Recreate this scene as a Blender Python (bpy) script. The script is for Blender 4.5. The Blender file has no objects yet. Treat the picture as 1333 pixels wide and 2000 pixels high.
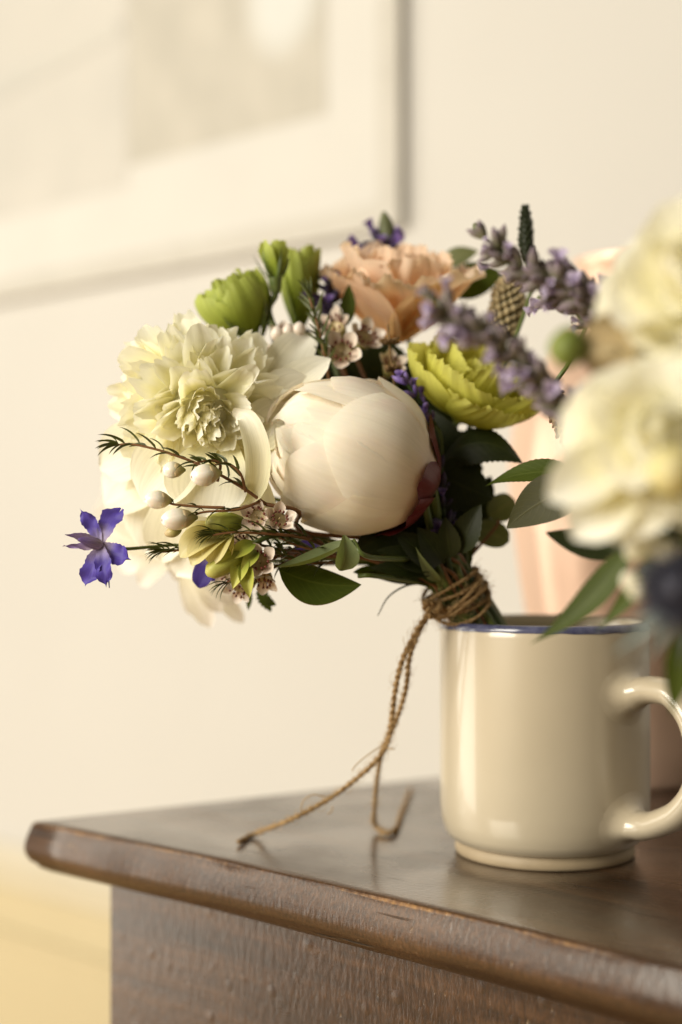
import bpy, math, random
from mathutils import Vector, Matrix, noise as mnoise

# ---------------------------------------------------------------- camera, world, light
scene = bpy.context.scene
COL = scene.collection
CAM_Z = 0.1245
PITCH = math.radians(0.93)
F = 2777.8                     # focal length in photograph pixels (50 mm on 24 x 36)

cam_d = bpy.data.cameras.new('camera')
cam = bpy.data.objects.new('camera', cam_d)
COL.objects.link(cam)
cam.location = (0, 0, CAM_Z)
cam.rotation_euler = (math.radians(90) + PITCH, 0, 0)
cam_d.sensor_fit = 'VERTICAL'
cam_d.sensor_height = 36.0
cam_d.sensor_width = 24.0
cam_d.lens = 50.0
cam_d.clip_start = 0.01
cam_d.clip_end = 50
cam_d.dof.use_dof = True
cam_d.dof.focus_distance = 0.497
cam_d.dof.aperture_fstop = 3.7
cam_d.dof.aperture_blades = 0
scene.camera = cam

world = bpy.data.worlds.new('World')
scene.world = world
world.use_nodes = True
bg = world.node_tree.nodes['Background']
bg.inputs['Color'].default_value = (1.0, 0.80, 0.50, 1)
bg.inputs['Strength'].default_value = 0.07


def area(name, loc, target, sx, sy, power, color):
    l = bpy.data.lights.new(name, 'AREA')
    l.shape = 'RECTANGLE'
    l.size, l.size_y = sx, sy
    l.energy = power
    l.color = color
    o = bpy.data.objects.new(name, l)
    COL.objects.link(o)
    o.location = loc
    o.rotation_euler = (Vector(target) - Vector(loc)).to_track_quat('-Z', 'Y').to_euler()
    return o


# the room's tall window on the left
area('window_light', (-2.1, 1.0, 0.2), (0.2, 0.7, 0.1), 1.1, 2.0, 26, (1.0, 0.945, 0.82))
# the main light: an unseen opening behind the photographer's left shoulder
area('far_window_light', (-1.65, -0.68, 0.85), (0.05, 0.75, 0.1), 1.2, 1.4, 66, (1.0, 0.94, 0.80))

vs = scene.view_settings
vs.view_transform = 'Standard'
vs.look = 'None'
vs.gamma = 1
vs.exposure = 0.30
vs.use_curve_mapping = False
scene.cycles.use_denoising = True
try:
    scene.cycles.denoiser = 'OPENIMAGEDENOISE'
except Exception:
    pass
scene.cycles.max_bounces = 14
scene.cycles.diffuse_bounces = 9
scene.cycles.transmission_bounces = 10
scene.cycles.transparent_max_bounces = 8

# ---------------------------------------------------------------- geometry helpers
CF = Vector((0, math.cos(PITCH), math.sin(PITCH)))
CU = Vector((0, -math.sin(PITCH), math.cos(PITCH)))
CR = Vector((1, 0, 0))
C0 = Vector((0, 0, CAM_Z))


def P(px, py, d):
    """a point seen at a photograph pixel, at distance d in front of the lens"""
    return C0 + d * (CF + (px - 666.5) / F * CR + (1000 - py) / F * CU)


def PT(px, py):
    """the point of the table top (z = 0) seen at a pixel"""
    r = CF + (px - 666.5) / F * CR + (1000 - py) / F * CU
    return C0 + r * (-CAM_Z / r.z)


def D(r, u, c):
    """direction: r to the right, u up, c towards the camera"""
    return (r * CR + u * Vector((0, 0, 1)) + c * Vector((0, -1, 0))).normalized()


def frame(loc, axis, roll=0.0):
    q = Vector(axis).to_track_quat('Z', 'Y')
    return Matrix.Translation(loc) @ q.to_matrix().to_4x4() @ Matrix.Rotation(roll, 4, 'Z')


W = {}


def mesh(name, verts, faces, uvs=None, smooth=True, attrs=None):
    m = bpy.data.meshes.new(name)
    m.from_pydata([tuple(v) for v in verts], [], faces)
    if uvs:
        lay = m.uv_layers.new(name='UVMap')
        vi = [0] * len(m.loops)
        m.loops.foreach_get('vertex_index', vi)
        for i, k in enumerate(vi):
            lay.data[i].uv = uvs[k]
    if attrs:
        for an, vals in attrs.items():
            a = m.attributes.new(an, 'FLOAT', 'POINT')
            a.data.foreach_set('value', vals)
    if smooth:
        m.polygons.foreach_set('use_smooth', [True] * len(m.polygons))
    m.update()
    return m


def add(name, me, mat, parent=None, M=None):
    o = bpy.data.objects.new(name, me)
    COL.objects.link(o)
    if mat is not None:
        if len(me.materials) == 0:
            me.materials.append(mat)
        elif me.materials[0] != mat:
            o.material_slots[0].link = 'OBJECT'
            o.material_slots[0].material = mat
    M = M or Matrix.Identity(4)
    if parent is not None:
        o.parent = parent
        o.matrix_basis = W[parent.name].inverted() @ M
    else:
        o.matrix_basis = M
    W[o.name] = M.copy()
    return o


def thing(name, label, cat, loc, group=None):
    o = bpy.data.objects.new(name, None)
    COL.objects.link(o)
    o.empty_display_size = 0.01
    o.matrix_basis = Matrix.Translation(loc)
    W[o.name] = Matrix.Translation(loc)
    o['label'] = label
    o['category'] = cat
    if group:
        o['group'] = group
    return o


def grid_faces(nv, nu, close_u=False):
    f = []
    uu = nu if close_u else nu - 1
    for j in range(nv - 1):
        for i in range(uu):
            a = j * nu + i
            b = j * nu + (i + 1) % nu
            f.append((a, b, b + nu, a + nu))
    return f


def smooth_path(pts, n):
    """Catmull-Rom through pts -> n points"""
    pts = [Vector(p) for p in pts]
    if len(pts) == 2:
        return [pts[0].lerp(pts[1], i / (n - 1)) for i in range(n)]
    ex = [2 * pts[0] - pts[1]] + pts + [2 * pts[-1] - pts[-2]]
    out = []
    segs = len(pts) - 1
    for k in range(n):
        t = k / (n - 1) * segs
        i = min(int(t), segs - 1)
        t -= i
        p0, p1, p2, p3 = ex[i:i + 4]
        out.append(0.5 * ((2 * p1) + (p2 - p0) * t + (2 * p0 - 5 * p1 + 4 * p2 - p3) * t * t
                          + (3 * p1 - p0 - 3 * p2 + p3) * t ** 3))
    return out


def frames_along(path):
    T = []
    for i in range(len(path)):
        a = path[max(i - 1, 0)]
        b = path[min(i + 1, len(path) - 1)]
        T.append((b - a).normalized())
    up = Vector((0.13, 0.31, 0.94))
    n = T[0].cross(up).normalized()
    out = []
    for t in T:
        n = (n - t * n.dot(t)).normalized()
        out.append((t, n, t.cross(n)))
    return out


def tube_data(path, rad, sides=7, cap=True, base=0, ell=1.0, twist=None):
    v, f, uv = [], [], []
    fr = frames_along(path)
    N = len(path)
    for j, p in enumerate(path):
        r = rad(j / (N - 1)) if callable(rad) else rad
        t, n, b = fr[j]
        for i in range(sides):
            a = 2 * math.pi * i / sides
            v.append(p + n * math.cos(a) * r + b * math.sin(a) * r * ell)
            uv.append((i / sides, j / (N - 1)))
    for q in grid_faces(N, sides, True):
        f.append(tuple(base + k for k in q))
    if cap:
        f.append(tuple(base + i for i in reversed(range(sides))))
        f.append(tuple(base + (N - 1) * sides + i for i in range(sides)))
    return v, f, uv


def tube(path, rad, sides=7, **k):
    v, f, uv = tube_data(path, rad, sides, **k)
    return mesh('tube', v, f, uv)


def many_tubes(list_):
    V, FF, U = [], [], []
    for path, rad, sides in list_:
        v, f, uv = tube_data(path, rad, sides, base=len(V))
        V += v
        FF += f
        U += uv
    return mesh('tubes', V, FF, U)


def lathe(profile, n=48, M=None, wob=None, close=False):
    v, uv = [], []
    for j, (r, z) in enumerate(profile):
        for i in range(n):
            a = 2 * math.pi * i / n
            rr, zz = (r, z) if wob is None else wob(r, z, a, j)
            p = Vector((rr * math.cos(a), rr * math.sin(a), zz))
            v.append(M @ p if M else p)
            uv.append((i / n, j / (len(profile) - 1)))
    f = grid_faces(len(profile), n, True)
    if close:
        f.append(tuple(reversed(range(n))))
        k = (len(profile) - 1) * n
        f.append(tuple(k + i for i in range(n)))
    return mesh('lathe', v, f, uv)


def petal_mesh(L, Wd, t0, t1, cup=0.8, ruf=0.0, rf=3.0, jag=0.0, base=0.35, vm=0.6, drop=0.25,
               seed=0, nu=9, nv=10, side=0.0, tk=1.3, notch=0.0, frl=0.0):
    """petal growing from the origin along +Z, leaning out to +X from angle t0 to t1"""
    rng = random.Random(seed)
    ph = rng.uniform(0, 6.28)
    ph2 = rng.uniform(0, 6.28)
    jz = [rng.uniform(-1, 1) for _ in range(nu)]
    c = [(0.0, 0.0)]
    K = 40
    th = []
    for k in range(K + 1):
        th.append(t0 + (t1 - t0) * (k / K) ** tk)
    for k in range(K):
        c.append((c[-1][0] + math.sin(th[k]) * L / K, c[-1][1] + math.cos(th[k]) * L / K))
    v, uv = [], []
    for j in range(nv):
        vv = j / (nv - 1)
        for i in range(nu):
            u = -1 + 2 * i / (nu - 1)
            lf = 1 - drop * abs(u) ** 2.2 + jag * jz[i] * vv - notch * math.exp(-(u / 0.22) ** 2)
            ve = max(0.0, min(1.0, vv * lf))
            x = ve * K
            k = min(int(x), K - 1)
            fr_ = x - k
            cx = c[k][0] * (1 - fr_) + c[k + 1][0] * fr_
            cz = c[k][1] * (1 - fr_) + c[k + 1][1] * fr_
            t = th[k]
            if ve < vm:
                w = base + (1 - base) * math.sin(math.pi / 2 * ve / vm)
            else:
                w = 1 - 0.30 * ((ve - vm) / (1 - vm)) ** 2
            hw = Wd / 2 * w
            cu = max(cup, 1e-3)
            y = hw * math.sin(cu * u) / cu
            n = hw * (1 - math.cos(cu * u)) / cu
            n += ruf * L * vv ** 2 * (math.sin(rf * u * math.pi + ph) * (0.3 + 0.7 * abs(u) if rf < 2 else 1)
                                      + 0.5 * math.sin(rf * 2.1 * u * math.pi + ph2) * vv)
            y += side * L * vv * vv
            n += frl * L * vv ** 5 * (math.sin(rf * 4.3 * u * math.pi + ph2) + 0.6 * math.sin(rf * 7.1 * u * math.pi + ph))
            v.append((cx - math.cos(t) * n, y, cz + math.sin(t) * n))
            uv.append((u * 0.5 + 0.5, vv))
    return mesh('petal', v, grid_faces(nv, nu), uv)


def blade_mesh(L, Wd, shape='ovate', bend=0.1, fold=0.1, ruf=0.0, rf=3.0, serr=0, serr_a=0.05, seed=0,
               nu=7, nv=14, tipbend=0.0, base=0.12, notch=0.0, side=0.0):
    """leaf or flat petal: base at origin, tip at +X * L, width on Y, normal +Z"""
    rng = random.Random(seed)
    ph = rng.uniform(0, 6.28)
    v, uv = [], []
    for j in range(nv):
        t = j / (nv - 1)
        if shape == 'ovate':
            w = math.sin(math.pi * t ** 0.8) ** 0.85
        elif shape == 'lance':
            w = math.sin(math.pi * t ** 0.7) ** 1.2
        elif shape == 'round':
            w = math.sqrt(max(0.0, 1 - (2 * t - 1) ** 2))
        elif shape == 'needle':
            w = min(1, t * 6 + 0.3) * (1 - t ** 3) ** 0.8
        else:            # petal: wide towards the tip
            w = (base + (1 - base) * math.sin(math.pi / 2 * min(1, t / 0.65))) * (
                1 if t < 0.65 else math.sqrt(max(0, 1 - ((t - 0.65) / 0.352) ** 2.4)))
        w = max(w, 0.02)
        if serr and j % 2 and 0.08 < t < 0.97:
            w *= 1 - serr_a * 1.6
        hw = Wd / 2 * w
        for i in range(nu):
            u = -1 + 2 * i / (nu - 1)
            x = L * t
            if notch and t > 0.8:
                x -= L * notch * math.exp(-(u / 0.3) ** 2) * (t - 0.8) / 0.2
            z = bend * L * 4 * t * (1 - t) + tipbend * L * t ** 3
            z += fold * hw * abs(u) ** 1.3
            z += ruf * L * t * math.sin(rf * math.pi * t + ph + u * 1.5) * abs(u)
            v.append((x, hw * u + side * L * 4 * t * (1 - t), z))
            uv.append((u * 0.5 + 0.5, t))
    return mesh('blade', v, grid_faces(nv, nu), uv)


def place(base, tip, normal):
    x = (Vector(tip) - Vector(base)).normalized()
    z = Vector(normal)
    z = (z - x * z.dot(x)).normalized()
    y = z.cross(x)
    return Matrix(((x.x, y.x, z.x, base.x), (x.y, y.y, z.y, base.y), (x.z, y.z, z.z, base.z), (0, 0, 0, 1)))


def blade(name, parent, mat, p_base, p_tip, wd, normal=None, **k):
    L = (Vector(p_tip) - Vector(p_base)).length
    return add(name, blade_mesh(L, wd, **k), mat, parent, place(p_base, p_tip, normal or D(0, 0.2, 1)))


def pod_mesh(L, r, prof=None, n=10, lobes=0, lob=0.0, rings=12):
    pr = []
    for j in range(rings):
        t = j / (rings - 1)
        w = prof(t) if prof else math.sin(math.pi * (0.04 + 0.92 * t)) ** 0.7
        pr.append((max(w * r, r * 0.02), L * t))
    wob = (lambda rr, z, a, j: (rr * (1 + lob * math.cos(lobes * a)), z)) if lobes else None
    return lathe(pr, n, None, wob, True)


def pod(name, parent, mat, base, tip, r, **k):
    L = (Vector(tip) - Vector(base)).length
    return add(name, pod_mesh(L, r, **k), mat, parent, frame(base, Vector(tip) - Vector(base)))


# ---------------------------------------------------------------- material helpers
def new_mat(name):
    m = bpy.data.materials.new(name)
    m.use_nodes = True
    nt = m.node_tree
    return m, nt, nt.nodes, nt.links, nt.nodes['Principled BSDF'], nt.nodes['Material Output']


def nnode(nt, typ, **k):
    n = nt.nodes.new(typ)
    for a, b in k.items():
        setattr(n, a, b)
    return n


def ramp(nt, fac, stops):
    r = nt.nodes.new('ShaderNodeValToRGB')
    el = r.color_ramp.elements
    while len(el) < len(stops):
        el.new(0.5)
    for e, (p, c) in zip(el, stops):
        e.position = p
        e.color = (*c, 1) if len(c) == 3 else c
    nt.links.new(fac, r.inputs['Fac'])
    return r.outputs['Color']


def mixc(nt, fac, a, b, mode='MIX'):
    m = nt.nodes.new('ShaderNodeMix')
    m.data_type = 'RGBA'
    m.blend_type = mode
    for s, val in ((m.inputs[0], fac), (m.inputs[6], a), (m.inputs[7], b)):
        if hasattr(val, 'links'):
            nt.links.new(val, s)
        elif isinstance(val, (int, float)):
            s.default_value = val
        else:
            s.default_value = (*val, 1)
    return m.outputs[2]


def math_n(nt, op, a, b=0.0, clamp=False):
    m = nt.nodes.new('ShaderNodeMath')
    m.operation = op
    m.use_clamp = clamp
    for s, val in ((m.inputs[0], a), (m.inputs[1], b)):
        if hasattr(val, 'links'):
            nt.links.new(val, s)
        else:
            s.default_value = val
    return m.outputs[0]


def petal_mat(name, base_c, mid_c, tip_c, trans=0.35, rough=0.55, vein=0.25, jitter=0.08, spec=0.3, bump=0.12, edge=None,
              blotch=None, blotch_amt=0.5, sss=0.0):
    m, nt, N, L, bs, out = new_mat(name)
    tc = nnode(nt, 'ShaderNodeTexCoord')
    sep = nnode(nt, 'ShaderNodeSeparateXYZ')
    L.new(tc.outputs['UV'], sep.inputs[0])
    oi = nnode(nt, 'ShaderNodeObjectInfo')
    mp = nnode(nt, 'ShaderNodeMapping')
    mp.inputs['Scale'].default_value = (26, 2.2, 1)
    L.new(tc.outputs['UV'], mp.inputs['Vector'])
    nz = nnode(nt, 'ShaderNodeTexNoise')
    nz.inputs['Scale'].default_value = 1.0
    nz.inputs['Detail'].default_value = 3
    nz.noise_dimensions = '4D'
    L.new(mp.outputs[0], nz.inputs['Vector'])
    L.new(math_n(nt, 'MULTIPLY', oi.outputs['Random'], 40.0), nz.inputs['W'])
    n2 = nnode(nt, 'ShaderNodeTexNoise')
    n2.inputs['Scale'].default_value = 3.0
    n2.noise_dimensions = '4D'
    L.new(tc.outputs['UV'], n2.inputs['Vector'])
    L.new(math_n(nt, 'MULTIPLY', oi.outputs['Random'], 17.0), n2.inputs['W'])
    vpos = math_n(nt, 'ADD', sep.outputs['Y'], math_n(nt, 'MULTIPLY', math_n(nt, 'SUBTRACT', n2.outputs['Fac'], 0.5), 0.35))
    col = ramp(nt, vpos, [(0.05, base_c), (0.5, mid_c), (0.95, tip_c)])
    if edge:
        eu = math_n(nt, 'ABSOLUTE', math_n(nt, 'SUBTRACT', math_n(nt, 'MULTIPLY', sep.outputs['X'], 2.0), 1.0))
        em = math_n(nt, 'MAXIMUM', eu, sep.outputs['Y'])
        em = math_n(nt, 'MULTIPLY', math_n(nt, 'SUBTRACT', em, 0.9), 8.0, True)
        col = mixc(nt, em, col, edge)
    if blotch:
        bm = math_n(nt, 'MULTIPLY', math_n(nt, 'SUBTRACT', n2.outputs['Fac'], 0.5), 5.0, True)
        bm = math_n(nt, 'MULTIPLY', bm, blotch_amt)
        col = mixc(nt, bm, col, blotch)
    dark = mixc(nt, vein, (1, 1, 1), ramp(nt, nz.outputs['Fac'], [(0.35, (0.55, 0.55, 0.45)), (0.62, (1.0, 1.0, 1.0))]), 'MIX')
    col = mixc(nt, 1.0, col, dark, 'MULTIPLY')
    br = math_n(nt, 'ADD', 1.0 - jitter, math_n(nt, 'MULTIPLY', oi.outputs['Random'], jitter * 1.6))
    cmb = nnode(nt, 'ShaderNodeCombineColor')
    for s in cmb.inputs[:3]:
        L.new(br, s)
    col = mixc(nt, 1.0, col, cmb.outputs[0], 'MULTIPLY')
    L.new(col, bs.inputs['Base Color'])
    bs.inputs['Roughness'].default_value = rough
    bs.inputs['Specular IOR Level'].default_value = spec
    if sss:
        bs.inputs['Subsurface Weight'].default_value = sss
        bs.inputs['Subsurface Radius'].default_value = (0.004, 0.003, 0.0015)
        bs.inputs['Subsurface Scale'].default_value = 1.0
    bp = nnode(nt, 'ShaderNodeBump')
    bp.inputs['Strength'].default_value = bump
    bp.inputs['Distance'].default_value = 0.001
    L.new(nz.outputs['Fac'], bp.inputs['Height'])
    L.new(bp.outputs[0], bs.inputs['Normal'])
    if trans > 0:
        tr = nnode(nt, 'ShaderNodeBsdfTranslucent')
        L.new(mixc(nt, 1.0, col, (1.0, 0.97, 0.82), 'MULTIPLY'), tr.inputs['Color'])
        mx = nnode(nt, 'ShaderNodeMixShader')
        mx.inputs[0].default_value = trans
        L.new(bs.outputs[0], mx.inputs[1])
        L.new(tr.outputs[0], mx.inputs[2])
        L.new(mx.outputs[0], out.inputs['Surface'])
    return m


def leaf_mat(name, c1, c2, rib, trans=0.25, rough=0.4, spec=0.45, rim=None):
    m, nt, N, L, bs, out = new_mat(name)
    tc = nnode(nt, 'ShaderNodeTexCoord')
    sep = nnode(nt, 'ShaderNodeSeparateXYZ')
    L.new(tc.outputs['UV'], sep.inputs[0])
    oi = nnode(nt, 'ShaderNodeObjectInfo')
    n2 = nnode(nt, 'ShaderNodeTexNoise')
    n2.inputs['Scale'].default_value = 5.0
    n2.inputs['Detail'].default_value = 4
    n2.noise_dimensions = '4D'
    L.new(tc.outputs['UV'], n2.inputs['Vector'])
    L.new(math_n(nt, 'MULTIPLY', oi.outputs['Random'], 23.0), n2.inputs['W'])
    col = mixc(nt, n2.outputs['Fac'], c1, c2)
    au = math_n(nt, 'ABSOLUTE', math_n(nt, 'SUBTRACT', sep.outputs['X'], 0.5))
    mid = math_n(nt, 'SUBTRACT', 1.0, math_n(nt, 'MULTIPLY', au, 28.0), True)
    # side veins run outwards and forwards from the midrib
    sv = math_n(nt, 'SINE', math_n(nt, 'MULTIPLY', math_n(nt, 'SUBTRACT', sep.outputs['Y'], math_n(nt, 'MULTIPLY', au, 0.55)), 62.0))
    sv = math_n(nt, 'MULTIPLY', math_n(nt, 'SUBTRACT', sv, 0.86), 6.0, True)
    veins = math_n(nt, 'MAXIMUM', mid, math_n(nt, 'MULTIPLY', sv, 0.45))
    col = mixc(nt, math_n(nt, 'MULTIPLY', veins, 0.7), col, rib)
    if rim:
        em = math_n(nt, 'MULTIPLY', math_n(nt, 'SUBTRACT', au, 0.475), 40.0, True)
        col = mixc(nt, em, col, rim)
    L.new(col, bs.inputs['Base Color'])
    bs.inputs['Roughness'].default_value = rough
    bs.inputs['Specular IOR Level'].default_value = spec
    bp = nnode(nt, 'ShaderNodeBump')
    bp.inputs['Strength'].default_value = 0.25
    bp.inputs['Distance'].default_value = 0.0006
    L.new(math_n(nt, 'ADD', math_n(nt, 'MULTIPLY', veins, -0.6), math_n(nt, 'MULTIPLY', n2.outputs['Fac'], 0.5)), bp.inputs['Height'])
    L.new(bp.outputs[0], bs.inputs['Normal'])
    tr = nnode(nt, 'ShaderNodeBsdfTranslucent')
    L.new(mixc(nt, 1.0, col, (1.3, 1.35, 0.4), 'MULTIPLY'), tr.inputs['Color'])
    mx = nnode(nt, 'ShaderNodeMixShader')
    mx.inputs[0].default_value = trans
    L.new(bs.outputs[0], mx.inputs[1])
    L.new(tr.outputs[0], mx.inputs[2])
    L.new(mx.outputs[0], out.inputs['Surface'])
    return m


def plain(name, c1, c2=None, rough=0.5, scale=60, spec=0.4, metal=0.0, bump=0.0, detail=3, coat=0.0, coatr=0.1, sss=0.0, stretch=None):
    m, nt, N, L, bs, out = new_mat(name)
    tc = nnode(nt, 'ShaderNodeTexCoord')
    nz = nnode(nt, 'ShaderNodeTexNoise')
    nz.inputs['Scale'].default_value = scale
    nz.inputs['Detail'].default_value = detail
    src = tc.outputs['Object']
    if stretch:
        mp = nnode(nt, 'ShaderNodeMapping')
        mp.inputs['Scale'].default_value = stretch
        L.new(tc.outputs['UV'], mp.inputs['Vector'])
        src = mp.outputs[0]
    L.new(src, nz.inputs['Vector'])
    L.new(ramp(nt, nz.outputs['Fac'], [(0.3, c1), (0.7, c2 or c1)]), bs.inputs['Base Color'])
    bs.inputs['Roughness'].default_value = rough
    bs.inputs['Specular IOR Level'].default_value = spec
    bs.inputs['Metallic'].default_value = metal
    bs.inputs['Coat Weight'].default_value = coat
    bs.inputs['Coat Roughness'].default_value = coatr
    if sss:
        bs.inputs['Subsurface Weight'].default_value = sss
        bs.inputs['Subsurface Radius'].default_value = (0.003, 0.002, 0.001)
        bs.inputs['Subsurface Scale'].default_value = 1.0
    if bump:
        bp = nnode(nt, 'ShaderNodeBump')
        bp.inputs['Strength'].default_value = bump
        bp.inputs['Distance'].default_value = 0.001
        L.new(nz.outputs['Fac'], bp.inputs['Height'])
        L.new(bp.outputs[0], bs.inputs['Normal'])
    return m


# front edge of the chest: direction along the wall and the normal out into the room
ED = Vector((0.745, -0.667, 0)).normalized()       # along the front edge, towards the camera's right
EN = Vector((-0.667, -0.745, 0)).normalized()      # out of the wall, into the room
WALL_ANG = math.atan2(ED.y, ED.x)


def wood_mat(name, top=True):
    m, nt, N, L, bs, out = new_mat(name)
    tc = nnode(nt, 'ShaderNodeTexCoord')
    rot = nnode(nt, 'ShaderNodeMapping')
    rot.inputs['Rotation'].default_value = (0, 0, -WALL_ANG)
    L.new(tc.outputs['Object'], rot.inputs['Vector'])
    mp = nnode(nt, 'ShaderNodeMapping')
    mp.inputs['Scale'].default_value = (5, 70, 70)
    L.new(rot.outputs[0], mp.inputs['Vector'])
    gr = nnode(nt, 'ShaderNodeTexNoise')
    gr.inputs['Scale'].default_value = 1.0
    gr.inputs['Detail'].default_value = 7
    gr.inputs['Roughness'].default_value = 0.62
    gr.inputs['Distortion'].default_value = 0.6
    L.new(mp.outputs[0], gr.inputs['Vector'])
    col = ramp(nt, gr.outputs['Fac'], [(0.25, (0.011, 0.0045, 0.0016)), (0.5, (0.038, 0.0160, 0.0056)), (0.78, (0.095, 0.044, 0.016))])
    # broad worn and re-varnished patches
    bl = nnode(nt, 'ShaderNodeTexNoise')
    bl.inputs['Scale'].default_value = 16
    bl.inputs['Detail'].default_value = 5
    L.new(tc.outputs['Object'], bl.inputs['Vector'])
    col = mixc(nt, math_n(nt, 'MULTIPLY', math_n(nt, 'SUBTRACT', bl.outputs['Fac'], 0.5), 3.0, True), col, (0.095, 0.047, 0.021))
    # drips and dents across the grain, chips
    fn = nnode(nt, 'ShaderNodeTexNoise')
    fn.inputs['Scale'].default_value = 420
    fn.inputs['Detail'].default_value = 4
    mp2 = nnode(nt, 'ShaderNodeMapping')
    mp2.inputs['Scale'].default_value = (1, 1, 0.35)
    L.new(rot.outputs[0], mp2.inputs['Vector'])
    L.new(mp2.outputs[0], fn.inputs['Vector'])
    vo = nnode(nt, 'ShaderNodeTexVoronoi')
    vo.inputs['Scale'].default_value = 75
    L.new(rot.outputs[0], vo.inputs['Vector'])
    dent = math_n(nt, 'SUBTRACT', 1.0, math_n(nt, 'MULTIPLY', vo.outputs['Distance'], 5.0), True)
    # long dark cracks following the grain
    mp3 = nnode(nt, 'ShaderNodeMapping')
    mp3.inputs['Scale'].default_value = (16, 300, 300)
    L.new(rot.outputs[0], mp3.inputs['Vector'])
    ck = nnode(nt, 'ShaderNodeTexNoise')
    ck.inputs['Scale'].default_value = 1
    ck.inputs['Detail'].default_value = 2
    L.new(mp3.outputs[0], ck.inputs['Vector'])
    crack = math_n(nt, 'MULTIPLY', math_n(nt, 'SUBTRACT', ck.outputs['Fac'], 0.70), 18.0, True)
    col = mixc(nt, math_n(nt, 'MULTIPLY', crack, 0.85), col, (0.006, 0.003, 0.002))
    sp_ = nnode(nt, 'ShaderNodeTexNoise')
    sp_.inputs['Scale'].default_value = 1100
    sp_.inputs['Detail'].default_value = 3
    L.new(mp2.outputs[0], sp_.inputs['Vector'])
    col = mixc(nt, 0.8, col, mixc(nt, 1.0, col, ramp(nt, sp_.outputs['Fac'], [(0.3, (0.45, 0.45, 0.45)), (0.7, (1.5, 1.45, 1.4))]), 'MULTIPLY'))
    # small pale chips and scuffs where the varnish is gone
    cn = nnode(nt, 'ShaderNodeTexNoise')
    cn.inputs['Scale'].default_value = 520
    cn.inputs['Detail'].default_value = 2
    L.new(mp2.outputs[0], cn.inputs['Vector'])
    chip = math_n(nt, 'MULTIPLY', math_n(nt, 'SUBTRACT', math_n(nt, 'ADD', cn.outputs['Fac'], math_n(nt, 'MULTIPLY', bl.outputs['Fac'], 0.25)), 0.83), 14.0, True)
    col = mixc(nt, math_n(nt, 'MULTIPLY', chip, 0.7), col, (0.26, 0.17, 0.095))
    if top:
        at = nnode(nt, 'ShaderNodeAttribute')
        at.attribute_name = 'wear'
        we = math_n(nt, 'ADD', at.outputs['Fac'], math_n(nt, 'MULTIPLY', math_n(nt, 'SUBTRACT', bl.outputs['Fac'], 0.5), 1.3))
        we = math_n(nt, 'ADD', we, math_n(nt, 'MULTIPLY', math_n(nt, 'SUBTRACT', fn.outputs['Fac'], 0.5), 0.5))
        we = math_n(nt, 'MULTIPLY', math_n(nt, 'SUBTRACT', we, 0.80), 2.4, True)
        col = mixc(nt, we, col, ramp(nt, fn.outputs['Fac'], [(0.35, (0.16, 0.075, 0.028)), (0.7, (0.33, 0.18, 0.065))]))
    L.new(col, bs.inputs['Base Color'])
    ro = math_n(nt, 'ADD', 0.20 if top else 0.22, math_n(nt, 'MULTIPLY', bl.outputs['Fac'], 0.16))
    ro = math_n(nt, 'ADD', ro, math_n(nt, 'MULTIPLY', crack, 0.3))
    if top:
        va = nnode(nt, 'ShaderNodeAttribute')
        va.attribute_name = 'varnish'
        ro = math_n(nt, 'ADD', ro, math_n(nt, 'MULTIPLY', math_n(nt, 'SUBTRACT', 1.0, va.outputs['Fac']), 0.06))
    L.new(ro, bs.inputs['Roughness'])
    bs.inputs['Specular IOR Level'].default_value = 0.5
    if top:
        ga = nnode(nt, 'ShaderNodeAttribute')
        ga.attribute_name = 'varnish'
        patch = math_n(nt, 'MULTIPLY', math_n(nt, 'SUBTRACT', bl.outputs['Fac'], 0.30), 3.2, True)
        L.new(math_n(nt, 'ADD', 0.12, math_n(nt, 'MULTIPLY', math_n(nt, 'MULTIPLY', ga.outputs['Fac'], 0.85), patch)), bs.inputs['Coat Weight'])
    else:
        bs.inputs['Coat Weight'].default_value = 0.25
    bs.inputs['Coat IOR'].default_value = 1.65 if top else 1.5
    L.new(math_n(nt, 'ADD', 0.02 if top else 0.2, math_n(nt, 'MULTIPLY', gr.outputs['Fac'], 0.32)), bs.inputs['Coat Roughness'])
    h = math_n(nt, 'ADD', math_n(nt, 'MULTIPLY', fn.outputs['Fac'], 0.45), math_n(nt, 'MULTIPLY', gr.outputs['Fac'], 0.5))
    h = math_n(nt, 'ADD', h, math_n(nt, 'MULTIPLY', sp_.outputs['Fac'], 0.2))
    h = math_n(nt, 'SUBTRACT', h, math_n(nt, 'MULTIPLY', crack, 1.0))
    h = math_n(nt, 'SUBTRACT', h, math_n(nt, 'MULTIPLY', chip, 0.5))
    h = math_n(nt, 'ADD', h, math_n(nt, 'MULTIPLY', dent, 0.12 if top else 0.5))
    bp = nnode(nt, 'ShaderNodeBump')
    bp.inputs['Strength'].default_value = 0.5 if top else 0.42
    bp.inputs['Distance'].default_value = 0.0011
    L.new(h, bp.inputs['Height'])
    L.new(bp.outputs[0], bs.inputs['Normal'])
    return m


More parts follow.
